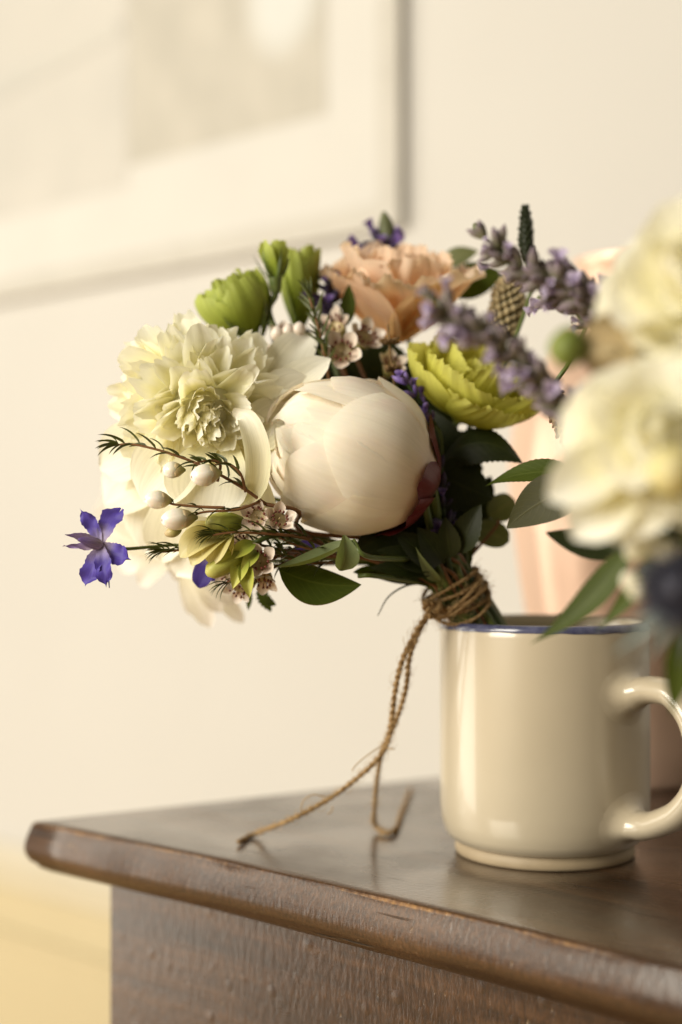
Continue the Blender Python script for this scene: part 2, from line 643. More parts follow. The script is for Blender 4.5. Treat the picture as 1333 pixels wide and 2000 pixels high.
MAT = {}
MAT['wood_top'] = wood_mat('dark_varnished_wood_top', True)
MAT['wood_body'] = wood_mat('dark_varnished_wood_body', False)
MAT['wall'] = plain('cream_wall_paint', (0.505, 0.485, 0.455), (0.525, 0.505, 0.475), 0.9, 3, 0.1, bump=0.05)
MAT['floor'] = plain('pale_floor_boards', (0.42, 0.27, 0.12), (0.55, 0.38, 0.18), 0.5, 6)
MAT['wainscot'] = plain('ochre_panelling', (0.46, 0.385, 0.235), (0.50, 0.42, 0.26), 0.6, 5)
MAT['rail'] = plain('cream_ochre_rail', (0.49, 0.43, 0.31), (0.51, 0.45, 0.33), 0.7, 5)
MAT['capping'] = plain('cream_capping', (0.52, 0.475, 0.385), (0.54, 0.495, 0.40), 0.8, 5)
MAT['frame'] = plain('grey_beige_frame', (0.44, 0.415, 0.37), (0.48, 0.455, 0.41), 0.6, 30)
MAT['mat'] = plain('white_mat_board', (0.53, 0.512, 0.48), (0.555, 0.535, 0.50), 0.8, 12, 0.2)
MAT['mug'] = plain('cream_glazed_ceramic', (0.475, 0.405, 0.295), (0.505, 0.43, 0.315), 0.28, 25, 0.5, coat=0.6, coatr=0.07)
MAT['mug_foot'] = plain('unglazed_cream_foot', (0.30, 0.23, 0.145), (0.36, 0.28, 0.18), 0.55, 80)
MAT['rim'] = plain('blue_rim_glaze', (0.035, 0.038, 0.090), (0.115, 0.12, 0.20), 0.25, 220, 0.5, coat=0.9, coatr=0.06)
MAT['copper'] = plain('blush_copper', (0.74, 0.50, 0.37), (0.79, 0.56, 0.43), 0.42, 14, 0.5, metal=0.4)
MAT['twine'] = plain('brown_jute', (0.17, 0.10, 0.042), (0.44, 0.29, 0.14), 0.9, 700, 0.1, bump=0.9)
MAT['fibre'] = plain('jute_fibre', (0.36, 0.24, 0.11), (0.48, 0.33, 0.17), 0.8, 300, 0.2)
MAT['stem'] = plain('green_stem', (0.060, 0.095, 0.018), (0.125, 0.150, 0.035), 0.45, 1.0, 0.4, stretch=(6, 2.0, 1))
MAT['stem_brown'] = plain('reddish_brown_stem', (0.14, 0.055, 0.022), (0.23, 0.115, 0.045), 0.55, 1.0, 0.3, stretch=(4, 5, 1))
MAT['stem_dark'] = plain('dark_green_stem', (0.020, 0.040, 0.010), (0.050, 0.075, 0.018), 0.5, 1.0, 0.4, stretch=(4, 4, 1))
MAT['white'] = petal_mat('creamy_white_petal', (0.92, 0.88, 0.36), (0.96, 0.945, 0.70), (0.98, 0.97, 0.88), trans=0.45, vein=0.06, rough=0.5)
MAT['guard'] = petal_mat('white_guard_petal', (0.86, 0.82, 0.50), (0.93, 0.90, 0.72), (0.97, 0.945, 0.86), trans=0.36, vein=0.28, rough=0.45)
MAT['blush'] = petal_mat('blush_petal', (0.92, 0.66, 0.55), (0.955, 0.87, 0.735), (0.965, 0.915, 0.81), trans=0.25, rough=0.60, vein=0.09, blotch=(0.92, 0.72, 0.65), blotch_amt=0.45, spec=0.15, sss=0.12, bump=0.25)
MAT['sepal_red'] = petal_mat('dark_red_sepal', (0.10, 0.075, 0.022), (0.15, 0.022, 0.018), (0.12, 0.010, 0.014), trans=0.05, rough=0.38, vein=0.3)
MAT['yellow'] = petal_mat('chartreuse_petal', (0.42, 0.44, 0.04), (0.66, 0.65, 0.07), (0.78, 0.76, 0.20), trans=0.5, rough=0.5, vein=0.3)
MAT['green_petal'] = petal_mat('green_petal', (0.20, 0.30, 0.035), (0.38, 0.46, 0.055), (0.50, 0.56, 0.13), trans=0.40, rough=0.5, vein=0.35)
MAT['peach'] = petal_mat('peach_petal', (0.94, 0.68, 0.36), (0.955, 0.72, 0.49), (0.965, 0.77, 0.61), trans=0.5, rough=0.5, vein=0.10)
MAT['wax'] = petal_mat('pale_pink_waxy_petal', (0.62, 0.44, 0.33), (0.82, 0.69, 0.58), (0.86, 0.76, 0.68), trans=0.15, rough=0.32, vein=0.12, spec=0.5)
MAT['wax_bud'] = petal_mat('waxy_white_bud', (0.55, 0.50, 0.25), (0.86, 0.80, 0.68), (0.88, 0.78, 0.70), trans=0.0, rough=0.25, vein=0.12, spec=0.55, sss=0.2)
MAT['wax_cup'] = petal_mat('wax_flower_cup', (0.26, 0.27, 0.06), (0.42, 0.36, 0.13), (0.55, 0.42, 0.24), trans=0.0, rough=0.35, vein=0.2)
MAT['anther'] = plain('dark_red_anther', (0.10, 0.018, 0.012), (0.18, 0.04, 0.02), 0.5, 500)
MAT['larkspur'] = petal_mat('violet_blue_petal', (0.55, 0.47, 0.68), (0.12, 0.085, 0.46), (0.095, 0.062, 0.42), trans=0.30, rough=0.5, vein=0.35)
MAT['larkspur_pale'] = petal_mat('pale_lilac_striped_petal', (0.60, 0.50, 0.62), (0.36, 0.26, 0.50), (0.22, 0.14, 0.45), trans=0.3, rough=0.5, vein=0.8)
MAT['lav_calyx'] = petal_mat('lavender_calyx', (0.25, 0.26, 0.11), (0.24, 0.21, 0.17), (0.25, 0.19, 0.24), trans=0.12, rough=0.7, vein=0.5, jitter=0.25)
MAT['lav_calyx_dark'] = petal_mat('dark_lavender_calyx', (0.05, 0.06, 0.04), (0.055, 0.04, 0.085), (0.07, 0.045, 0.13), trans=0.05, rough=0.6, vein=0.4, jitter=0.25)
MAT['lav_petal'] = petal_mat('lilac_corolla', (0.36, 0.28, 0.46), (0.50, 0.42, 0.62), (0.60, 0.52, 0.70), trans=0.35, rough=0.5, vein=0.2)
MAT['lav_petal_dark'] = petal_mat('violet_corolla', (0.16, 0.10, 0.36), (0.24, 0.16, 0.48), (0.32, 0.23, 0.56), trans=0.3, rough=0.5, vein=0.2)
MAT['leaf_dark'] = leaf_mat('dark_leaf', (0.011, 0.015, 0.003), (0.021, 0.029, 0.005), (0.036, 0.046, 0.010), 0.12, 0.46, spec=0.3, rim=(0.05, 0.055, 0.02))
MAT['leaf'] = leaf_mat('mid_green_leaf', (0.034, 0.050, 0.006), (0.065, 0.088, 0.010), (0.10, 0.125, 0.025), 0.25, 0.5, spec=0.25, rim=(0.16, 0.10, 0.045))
MAT['leaf_olive'] = leaf_mat('olive_leaf', (0.034, 0.034, 0.008), (0.058, 0.055, 0.014), (0.085, 0.078, 0.026), 0.16, 0.5)
MAT['leaf_pale'] = leaf_mat('pale_green_leaf', (0.13, 0.17, 0.065), (0.20, 0.23, 0.10), (0.25, 0.27, 0.13), 0.25, 0.5)
MAT['leaf_euc'] = leaf_mat('eucalyptus_leaf', (0.10, 0.12, 0.045), (0.17, 0.18, 0.085), (0.22, 0.20, 0.10), 0.22, 0.55)
MAT['needle'] = leaf_mat('needle_leaf', (0.034, 0.046, 0.007), (0.078, 0.090, 0.013), (0.085, 0.095, 0.02), 0.12, 0.42)
MAT['bud_green'] = petal_mat('yellow_green_bud', (0.22, 0.29, 0.04), (0.42, 0.44, 0.075), (0.56, 0.54, 0.15), trans=0.15, rough=0.4, vein=0.3)
MAT['freesia'] = petal_mat('cream_yellow_freesia', (0.50, 0.46, 0.10), (0.74, 0.66, 0.26), (0.82, 0.74, 0.42), trans=0.35, rough=0.45, vein=0.25)
MAT['bud_tip'] = petal_mat('olive_green_bud', (0.16, 0.18, 0.04), (0.16, 0.20, 0.035), (0.20, 0.24, 0.05), trans=0.1, rough=0.5, vein=0.3)
MAT['cream'] = petal_mat('cream_yellow_petal', (0.84, 0.80, 0.36), (0.94, 0.92, 0.76), (0.965, 0.95, 0.87), trans=0.4, rough=0.5, vein=0.15)
MAT['tan'] = petal_mat('tan_flower', (0.30, 0.21, 0.10), (0.52, 0.40, 0.22), (0.60, 0.49, 0.30), trans=0.15, rough=0.7, vein=0.3)
MAT['brown'] = plain('dried_brown', (0.10, 0.055, 0.022), (0.24, 0.15, 0.07), 0.8, 300, 0.2, bump=0.5)
MAT['thistle'] = plain('slate_blue_thistle', (0.022, 0.022, 0.034), (0.060, 0.060, 0.085), 0.6, 200, 0.3)
MAT['thistle_bract'] = plain('grey_green_bract', (0.10, 0.13, 0.12), (0.20, 0.23, 0.21), 0.55, 40, 0.4)
MAT['pale_petal_far'] = petal_mat('pale_lilac_white_petal', (0.93, 0.90, 0.76), (0.96, 0.935, 0.87), (0.95, 0.90, 0.87), trans=0.5, rough=0.5, vein=0.2)

# ---------------------------------------------------------------- the setting
FRONT = PT(450, 1685)                                 # a point of the front edge
WALL0 = FRONT - EN * 0.475


def wall_pt(px, py):
    """where the sight line through a pixel meets the wall"""
    r = CF + (px - 666.5) / F * CR + (1000 - py) / F * CU
    return C0 + r * ((WALL0 - C0).dot(EN) / r.dot(EN))


def wall_coord(p):
    return (p - WALL0).dot(ED), p.z


def wall_box(s0, s1, z0, z1, d0, d1):
    """box against the wall: s along ED, z up, d out of the wall"""
    vv = []
    for s in (s0, s1):
        for z in (z0, z1):
            for d in (d0, d1):
                vv.append(WALL0 + ED * s + EN * d + Vector((0, 0, z - WALL0.z)))
    f = [(0, 1, 3, 2), (4, 6, 7, 5), (0, 4, 5, 1), (2, 3, 7, 6), (0, 2, 6, 4), (1, 5, 7, 3)]
    return mesh('box', vv, f, smooth=False)


def struct(name, me, mat):
    o = add(name, me, mat)
    o['kind'] = 'structure'
    return o


wl = struct('wall', wall_box(-4.5, 2.0, -0.82, 2.0, -0.1, 0.0), MAT['wall'])
wl['label'] = 'cream painted wall behind the wooden chest'
fl = mesh('floor', [(-5, -2, -0.82), (4, -2, -0.82), (4, 5, -0.82), (-5, 5, -0.82)], [(0, 1, 2, 3)], smooth=False)
struct('floor', fl, MAT['floor'])

# ochre panelling along the foot of the wall
s1, zt = wall_coord(wall_pt(0, 1722))
wn = struct('wall_panelling', wall_box(-4.4, -0.12, -0.81, zt, 0.002, 0.008), MAT['wainscot'])
add('top_rail', wall_box(-4.4, -0.12, zt + 0.0005, zt + 0.022, 0.002, 0.0070), MAT['rail'], wn)
add('capping', wall_box(-4.4, -0.12, zt + 0.0225, zt + 0.042, 0.002, 0.0050), MAT['capping'], wn)
_, zr = wall_coord(wall_pt(0, 1800))
add('moulding', wall_box(-4.4, -0.12, zr - 0.012, zr, 0.0085, 0.014), MAT['wainscot'], wn)

# framed print on the wall
sr, _ = wall_coord(wall_pt(797, 200))
_, zb = wall_coord(wall_pt(760, 452))
FT = 0.021
pic = thing('framed_print', 'large pale print in a grey frame with a wide white mat, hanging on the wall', 'picture',
            WALL0 + ED * (sr - 0.4) + EN * 0.002 + Vector((0, 0, zb - WALL0.z)))
sl, ztp = sr - 0.95, zb + 0.80
add('frame_rail', wall_box(sl, sr, zb, zb + FT, 0.002, 0.0115), MAT['frame'], pic)
add('frame_rail', wall_box(sl, sr, ztp - FT, ztp, 0.002, 0.0115), MAT['frame'], pic)
add('frame_stile', wall_box(sl, sl + FT, zb + FT + 0.0003, ztp - FT - 0.0003, 0.002, 0.0115), MAT['frame'], pic)
add('frame_stile', wall_box(sr - FT, sr, zb + FT + 0.0003, ztp - FT - 0.0003, 0.002, 0.0115), MAT['frame'], pic)
matb = add('mat_board', wall_box(sl + FT, sr - FT, zb + FT, ztp - FT, 0.003, 0.010), MAT['mat'], pic)


def print_mat():
    m, nt, N, L, bs, out = new_mat('abstract_print')
    tc = nnode(nt, 'ShaderNodeTexCoord')
    sp = nnode(nt, 'ShaderNodeSeparateXYZ')
    L.new(tc.outputs['UV'], sp.inputs[0])
    nz = nnode(nt, 'ShaderNodeTexNoise')
    nz.inputs['Scale'].default_value = 5
    L.new(tc.outputs['UV'], nz.inputs['Vector'])
    col = ramp(nt, nz.outputs['Fac'], [(0.35, (0.40, 0.375, 0.325)), (0.65, (0.46, 0.43, 0.375))])
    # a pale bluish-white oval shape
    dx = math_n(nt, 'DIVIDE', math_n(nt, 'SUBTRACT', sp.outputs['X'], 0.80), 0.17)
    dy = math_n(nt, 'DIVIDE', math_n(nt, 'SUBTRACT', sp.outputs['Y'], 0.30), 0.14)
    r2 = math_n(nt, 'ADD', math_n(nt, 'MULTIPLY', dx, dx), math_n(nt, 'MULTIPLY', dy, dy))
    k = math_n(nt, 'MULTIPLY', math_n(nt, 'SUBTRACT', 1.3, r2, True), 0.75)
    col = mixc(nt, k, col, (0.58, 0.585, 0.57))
    L.new(col, bs.inputs['Base Color'])
    bs.inputs['Roughness'].default_value = 0.8
    return m


sa, za = wall_coord(wall_pt(268, 318))
sb, zb2 = wall_coord(wall_pt(655, 240))
zb2 = (za + zb2) / 2


def wall_sheet(s0, s1, z0, z1, d):
    vv = [WALL0 + ED * s + EN * d + Vector((0, 0, z - WALL0.z)) for s, z in ((s0, z0), (s1, z0), (s1, z1), (s0, z1))]
    return mesh('sheet', vv, [(0, 1, 2, 3)], [(0, 0), (1, 0), (1, 1), (0, 1)], smooth=False)


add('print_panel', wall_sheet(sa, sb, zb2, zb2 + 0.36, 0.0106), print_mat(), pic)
add('pale_print_panel', wall_sheet(sl + FT + 0.01, sa - 0.002, zb2 - 0.018, zb2 + 0.36, 0.0106), plain('pale_grey_print', (0.45, 0.43, 0.395), (0.50, 0.475, 0.435), 0.8, 9), pic)
g0 = wall_pt(-30, 195)
g1 = wall_pt(255, 55)
st = [g0 + EN * 0.0006, g1 + EN * 0.0006]
dirv = (st[1] - st[0]).normalized()
upv = dirv.cross(EN)
stroke = mesh('stroke', [st[0] - upv * 0.008 + EN * 0.0112, st[1] - upv * 0.006 + EN * 0.0112, st[1] + upv * 0.010 + EN * 0.0112, st[0] + upv * 0.014 + EN * 0.0112],
              [(0, 1, 2, 3)], smooth=False)
add('grey_brush_stroke', stroke, plain('grey_ink', (0.445, 0.43, 0.395), (0.48, 0.46, 0.42), 0.8, 8), pic)

# ---------------------------------------------------------------- the wooden chest
CORNER = PT(64, 1604)
SIDE = (PT(855, 1517) - CORNER).normalized()
front_px = [(450, 1683), (883, 1782), (1060, 1825), (1254, 1874)]
fp = [CORNER] + [PT(*q) for q in front_px]
dv = (fp[-1] - fp[1]).normalized()
e0 = fp[-1]
for q in (0.06, 0.12, 0.18, 0.24, 0.30):
    fp.append(e0 + dv * q)
fp.insert(1, fp[0].lerp(fp[1], 0.5))
outline = smooth_path(fp, 130)
outline = [outline[0]] + [p for p in outline[1:-1] if (p - CORNER).length > 0.022 and (p - outline[-1]).length > 0.022] + [outline[-1]]
endp = outline[-1]
k = ((WALL0 + EN * 0.004) - endp).dot(EN) / (-EN).dot(EN)
back_r = endp - EN * k
k2 = ((WALL0 + EN * 0.004) - CORNER).dot(EN) / SIDE.dot(EN)
back_l = CORNER + SIDE * k2
side_pts = [CORNER.lerp(back_l, 1 - i / 12) for i in range(0, 12)]
# round the visible corner a little
right_pts = [endp.lerp(back_r, i / 10) for i in range(1, 10)]
poly = outline + right_pts + [back_r] + side_pts
for p in poly:
    p.z = 0
npoly = len(poly)
CEN = (CORNER + endp + back_r + back_l) / 4
CEN.z = 0


def poly_normals(pl):
    out = []
    n = len(pl)
    for i in range(n):
        a = (pl[i] - pl[i - 1])
        b = (pl[(i + 1) % n] - pl[i])
        na = Vector((a.y, -a.x, 0)).normalized() if a.length > 1e-7 else Vector()
        nb = Vector((b.y, -b.x, 0)).normalized() if b.length > 1e-7 else Vector()
        nn = (na + nb).normalized()
        c = nn.dot(nb)
        out.append((nn / max(0.82, c), nn / max(0.3, c)))
    return out


NRM = poly_normals(poly)
if NRM[40][0].dot(EN) < 0:
    NRM = [(-q[0], -q[1]) for q in NRM]
profile = [(0.012, 0.0, 0.0), (0.0045, 0.0, 0.0), (0.0012, -0.0001, 0.0), (0.0005, -0.0003, 0.9), (0.0002, -0.0010, 1.0), (-0.0004, -0.0021, 0.3),
           (-0.0017, -0.0058, 0.0), (-0.0027, -0.0092, 0.0), (-0.0030, -0.0122, 0.0), (-0.0022, -0.0150, 0.0), (-0.0006, -0.0172, 0.0),
           (0.0010, -0.0182, 0.0), (0.0022, -0.0200, 0.0), (0.0048, -0.0216, 0.0), (0.0085, -0.0222, 0.0), (0.014, -0.0223, 0.0)]
v, wear = [], []
for (ins, z, w) in profile:
    for i in range(npoly):
        p = poly[i]
        wob = mnoise.noise(p * 45 + Vector((0, 0, z * 60))) * 0.0006 if 0.003 < -z + 0.0029 < 0.024 and w < 2 else 0
        wob += mnoise.noise(p * 160) * 0.00025 if w > 0.3 else 0
        zz = z + (mnoise.noise(p * 60) * 0.0004 - 0.0003 if w > 0.3 else 0)
        v.append(p - NRM[i][0 if ins < 0.001 else 1] * (ins + wob) + Vector((0, 0, zz)))
        wear.append(w)
f = []
for j in range(len(profile) - 1):
    for i in range(npoly):
        a = j * npoly + i
        b = j * npoly + (i + 1) % npoly
        f.append((a, a + npoly, b + npoly, b))
# the flat top: rings drawn in to the middle
ring0 = list(range(npoly))
for lam in (0.25, 0.6, 0.9):
    b0 = len(v)
    for i in range(npoly):
        q = v[i].lerp(CEN, lam)
        v.append(Vector((q.x, q.y, 0)))
        wear.append(0.0)
    for i in range(npoly):
        f.append((ring0[i], ring0[(i + 1) % npoly], b0 + (i + 1) % npoly, b0 + i))
    ring0 = list(range(b0, b0 + npoly))
v.append(Vector((CEN.x, CEN.y, 0)))
wear.append(0.0)
for i in range(npoly):
    f.append((ring0[i], ring0[(i + 1) % npoly], len(v) - 1))
k = (len(profile) - 1) * npoly
f.append(tuple(k + i for i in reversed(range(npoly))))
chest = thing('wooden_chest', 'dark worn wooden chest with a rounded top edge, carrying the mug and flowers', 'chest',
              Vector((CEN.x, CEN.y, -0.82)))
top_me = mesh('chest_top', v, f, attrs={'wear': wear, 'varnish': [1.0 if (p.z > -0.00005) else 0.0 for p in v]})
import bmesh
bmx = bmesh.new()
bmx.from_mesh(top_me)
bmesh.ops.recalc_face_normals(bmx, faces=bmx.faces)
bmx.to_mesh(top_me)
bmx.free()
for pg in top_me.polygons:
    if len(pg.vertices) > 4:
        pg.use_smooth = False
add('top_board', top_me, MAT['wood_top'], chest)

# body below: front board and end board
r0 = CF + (213 - 666.5) / F * CR
inset = 0.016
# intersect the inset front line with the sight line through px 213
q0 = FRONT - EN * inset
q0.z = 0
den = ED.x * r0.y - ED.y * r0.x
tt = -(q0.x * r0.y - q0.y * r0.x) / den
BC = q0 + ED * tt
body_end = q0 + ED * 0.62


def slab(a, b, thick_dir, th, z0, z1, bev=0.002):
    """vertical board from a to b with a softened outer edge"""
    d = (b - a).normalized()
    pts = [a + thick_dir * th, a + thick_dir * bev, a + d * bev, b - d * bev, b + thick_dir * bev, b + thick_dir * th]
    vv = [p + Vector((0, 0, z)) for z in (z0, z1) for p in pts]
    n = len(pts)
    ff = [tuple(range(n)), tuple(n + i for i in reversed(range(n)))]
    for i in range(n):
        ff.append((i, n + i, n + (i + 1) % n, (i + 1) % n))
    return mesh('board', vv, ff, smooth=False)


add('front_board', slab(BC, body_end, -EN, 0.02, -0.815, -0.0228), MAT['wood_body'], chest)
side_in = back_l - SIDE * 0.03
sn = Vector((-SIDE.y, SIDE.x, 0))
if sn.dot(CEN - CORNER) < 0:
    sn = -sn
A = BC - EN * 0.0205 + ED * 0.001
add('end_board', slab(A, A + SIDE * 0.36, sn, 0.018, -0.815, -0.0228), MAT['wood_body'], chest)

# ---------------------------------------------------------------- the mug
MUG = Vector(((1062 - 666.5) / F * 0.562, 0.562, 0.0))
MR, MH = 0.0410, 0.0908


def build_mug(loc, haz, label):
    t = thing('mug', label, 'mug', loc)
    T = Matrix.Translation(loc)
    prof = [(0.0338, 0.0052), (0.0352, 0.0053), (0.0374, 0.0066), (0.0392, 0.0095), (0.0404, 0.0140), (0.0409, 0.020), (MR, 0.030), (MR, 0.060),
            (MR, MH - 0.0045), (MR - 0.0001, MH - 0.002), (MR - 0.0007, MH - 0.0004), (MR - 0.0016, MH), (MR - 0.0026, MH - 0.0006),
            (MR - 0.0032, MH - 0.003), (MR - 0.0034, 0.05), (MR - 0.0036, 0.014), (0.034, 0.0095), (0.020, 0.0082), (0.0004, 0.0080)]
    b = add('body', lathe(prof, 96), MAT['mug'], t, T)
    foot = [(0.0336, 0.0056), (0.0342, 0.0046), (0.0350, 0.0030), (0.0350, 0.0012), (0.0345, 0.0002), (0.0335, 0.0), (0.0325, 0.0012), (0.0320, 0.005), (0.0002, 0.0052)]
    add('foot_ring', lathe(foot, 96), MAT['mug_foot'], t, T)
    band = [(MR + 0.00012, MH - 0.0026), (MR + 0.00022, MH - 0.0021), (MR + 0.00015, MH - 0.0014), (MR - 0.0004, MH - 0.0002), (MR - 0.0012, MH + 0.0003), (MR - 0.0022, MH + 0.00015)]

    def wob(r, z, a, j):
        if j < 2:
            z += 0.0002 * math.sin(3 * a + 1) + 0.00010 * math.sin(11 * a) + 0.00008 * math.sin(23 * a)
        return r, z
    add('blue_rim_band', lathe(band, 160, None, wob), MAT['rim'], t, T)
    # handle: a swept strap with flared ends
    h = Vector((math.sin(haz), -math.cos(haz), 0))
    zt_, zb_ = 0.0660, 0.0160
    pts = [h * 0.0465 + Vector((0, 0, zt_ + 0.0008)), h * 0.0520 + Vector((0, 0, zt_ + 0.0016)),
           h * 0.0605 + Vector((0, 0, zt_ + 0.0002)), h * 0.0682 + Vector((0, 0, zt_ - 0.008)), h * 0.0715 + Vector((0, 0, 0.045)),
           h * 0.0695 + Vector((0, 0, 0.033)), h * 0.0625 + Vector((0, 0, 0.0240)), h * 0.0525 + Vector((0, 0, 0.0185)), h * 0.0465 + Vector((0, 0, zb_ + 0.0008))]
    path = smooth_path(pts, 64)
    across = h.cross(Vector((0, 0, 1)))
    vv, uv = [], []
    NS = 28
    # the roots spread out over the mug wall and run into it
    spread = [(0.0165, 0.0128, -0.00012), (0.0150, 0.0116, 0.00001), (0.0135, 0.0103, 0.00016), (0.0121, 0.0091, 0.00045), (0.0108, 0.0080, 0.0010), (0.0097, 0.0070, 0.0020), (0.0088, 0.0062, 0.0030), (0.0081, 0.0057, 0.0043)]

    def wall_r(z):
        for (r0_, z0_), (r1_, z1_) in zip(prof[1:8], prof[2:9]):
            if z0_ <= z <= z1_:
                return r0_ + (r1_ - r0_) * (z - z0_) / max(1e-9, z1_ - z0_)
        return MR

    def root_ring(a_, b_, off, z0, up):
        for i in range(NS):
            an = 2 * math.pi * i / NS
            ca, sa_ = math.cos(an), math.sin(an)
            ga_ = across * ca * a_
            bb = b_ * sa_ * ((1.1 if sa_ < 0 else 0.9) if up else (1.1 if sa_ > 0 else 0.8))
            rad = (h * (MR + off) + ga_)
            # keep the ring on the round wall
            x_ = wall_r(z0 + bb) + off
            q_ = h * math.sqrt(max(1e-9, x_ * x_ - (ca * a_) ** 2)) + ga_
            vv.append(q_ + Vector((0, 0, z0 + bb)))
            uv.append((i / NS, 0.0))

    for (a_, b_, off) in spread:
        root_ring(a_, b_, off, zt_, True)
    for j, p in enumerate(path):
        tq = j / (len(path) - 1)
        tang = (path[min(j + 1, len(path) - 1)] - path[max(j - 1, 0)]).normalized()
        nn = tang.cross(across).normalized()
        if j == 0 and nn.z < 0:
            nn = -nn
        if j > 0 and nn.dot(prev) < 0:
            nn = -nn
        prev = nn
        fl_ = math.exp(-tq / 0.05) + math.exp(-(1 - tq) / 0.05)
        a_, b_ = 0.0070 + 0.0006 * fl_, 0.0050 + 0.0004 * fl_
        for i in range(NS):
            an = 2 * math.pi * i / NS
            vv.append(p + across * a_ * math.cos(an) + nn * b_ * math.sin(an))
            uv.append((i / NS, tq))
    # nn points inwards at the lower root, so the ring runs the other way up
    low = len(vv)
    for (a_, b_, off) in reversed(spread):
        st0 = len(vv)
        root_ring(a_, b_, off, zb_, False)
        if prev.z < 0:
            seg = vv[st0:]
            vv[st0:] = [seg[(-i) % NS] for i in range(NS)]
    path = [0] * (len(path) + 2 * len(spread))
    add('handle', mesh('handle', vv, grid_faces(len(path), NS, True), uv), MAT['mug'], t, T)
    return t


build_mug(MUG, math.radians(43), 'cream glazed mug with blue painted rim, holding the tied bouquet')
MUG_B = Vector((0.232, 0.455, 0.0))
build_mug(MUG_B, math.radians(100), 'cream mug holding the loose bouquet with the thistle')

# ---------------------------------------------------------------- blush copper vase behind the mug
VD = 0.73
vb = PT(1235, 1045 + CAM_Z * F / VD)
vase = thing('copper_vase', 'tall rounded blush copper vase standing behind the mug', 'vase', vb)
vp = [(0.0002, 0.001), (0.040, 0.0), (0.0425, 0.004), (0.0445, 0.02), (0.050, 0.06), (0.0565, 0.10), (0.061, 0.135), (0.0625, 0.16), (0.060, 0.182),
      (0.052, 0.203), (0.040, 0.219), (0.029, 0.231), (0.0235, 0.243), (0.0235, 0.252), (0.027, 0.262), (0.030, 0.266), (0.0285, 0.2665), (0.0225, 0.252),
      (0.022, 0.243), (0.028, 0.229), (0.05, 0.20), (0.058, 0.16), (0.04, 0.02), (0.0002, 0.006)]


def vase_wob(r, z, a, j):
    return r * (1 + 0.012 * math.cos(12 * a) * math.sin(math.pi * min(1, z / 0.25))), z


add('vase_body', lathe(vp, 96, None, vase_wob), MAT['copper'], vase, Matrix.Translation(vb))

# ---------------------------------------------------------------- bouquet stems
GA = 'flowers and foliage of the tied bouquet'
GB = 'flowers and foliage of the loose bouquet'
TIE = P(893, 1163, 0.548)
BAX = (P(985, 1320, 0.560) - P(890, 1160, 0.548)).normalized()      # bundle axis, downwards
TACR = BAX.cross(Vector((0, 1, 0))).normalized()                     # across the bundle in the picture
TDEP = BAX.cross(TACR).normalized()
_n_stem = [0]
TIE_B = MUG_B + Vector((-0.016, -0.010, MH + 0.012))


def bundle_slot():
    i = _n_stem[0]
    _n_stem[0] += 1
    r = 0.0082 * math.sqrt(((i * 0.618) % 1) * 0.9 + 0.1)
    a = i * 2.399
    return r * math.cos(a), r * math.sin(a)


def stem_to_tie(parent, start, axis_out, r=0.0013, mat='stem', mids=(), name='stem', n=30):
    """stem from a flower's base to the tie and on into the mug"""
    a, b = bundle_slot()
    tp = TIE + TACR * a + TDEP * b
    e = MUG + Vector((0.010 + a * 1.2, b * 1.2, 0.016))
    rim = TIE + BAX * 0.024 + TACR * a * 1.15 + TDEP * b * 1.15
    d = (tp - start).length
    pts = [start, start - Vector(axis_out).normalized() * d * 0.13] + list(mids) + [tp - BAX * d * 0.18 + (start - tp) * 0.06, tp, rim, e]
    path = smooth_path(pts, n)
    return add(name, tube(path, lambda t: r * (0.85 + 0.3 * t), 7), MAT[mat], parent)


def stem_to_b(parent, start, axis_out, r=0.0014, mat='stem', name='stem'):
    i = _n_stem[0]
    _n_stem[0] += 1
    a = i * 2.399
    tp = TIE_B + Vector((0.012 * math.cos(a), 0.012 * math.sin(a), 0))
    e = MUG_B + Vector((0.010 + 0.008 * math.cos(a), 0.008 * math.sin(a), 0.014))
    d = (tp - start).length
    path = smooth_path([start, start - Vector(axis_out).normalized() * d * 0.35, tp, e], 22)
    return add(name, tube(path, r, 7), MAT[mat], parent)


# ---------------------------------------------------------------- double flowers
_pm = {}


def cached(key, fn):
    if key not in _pm:
        _pm[key] = fn()
    return _pm[key]


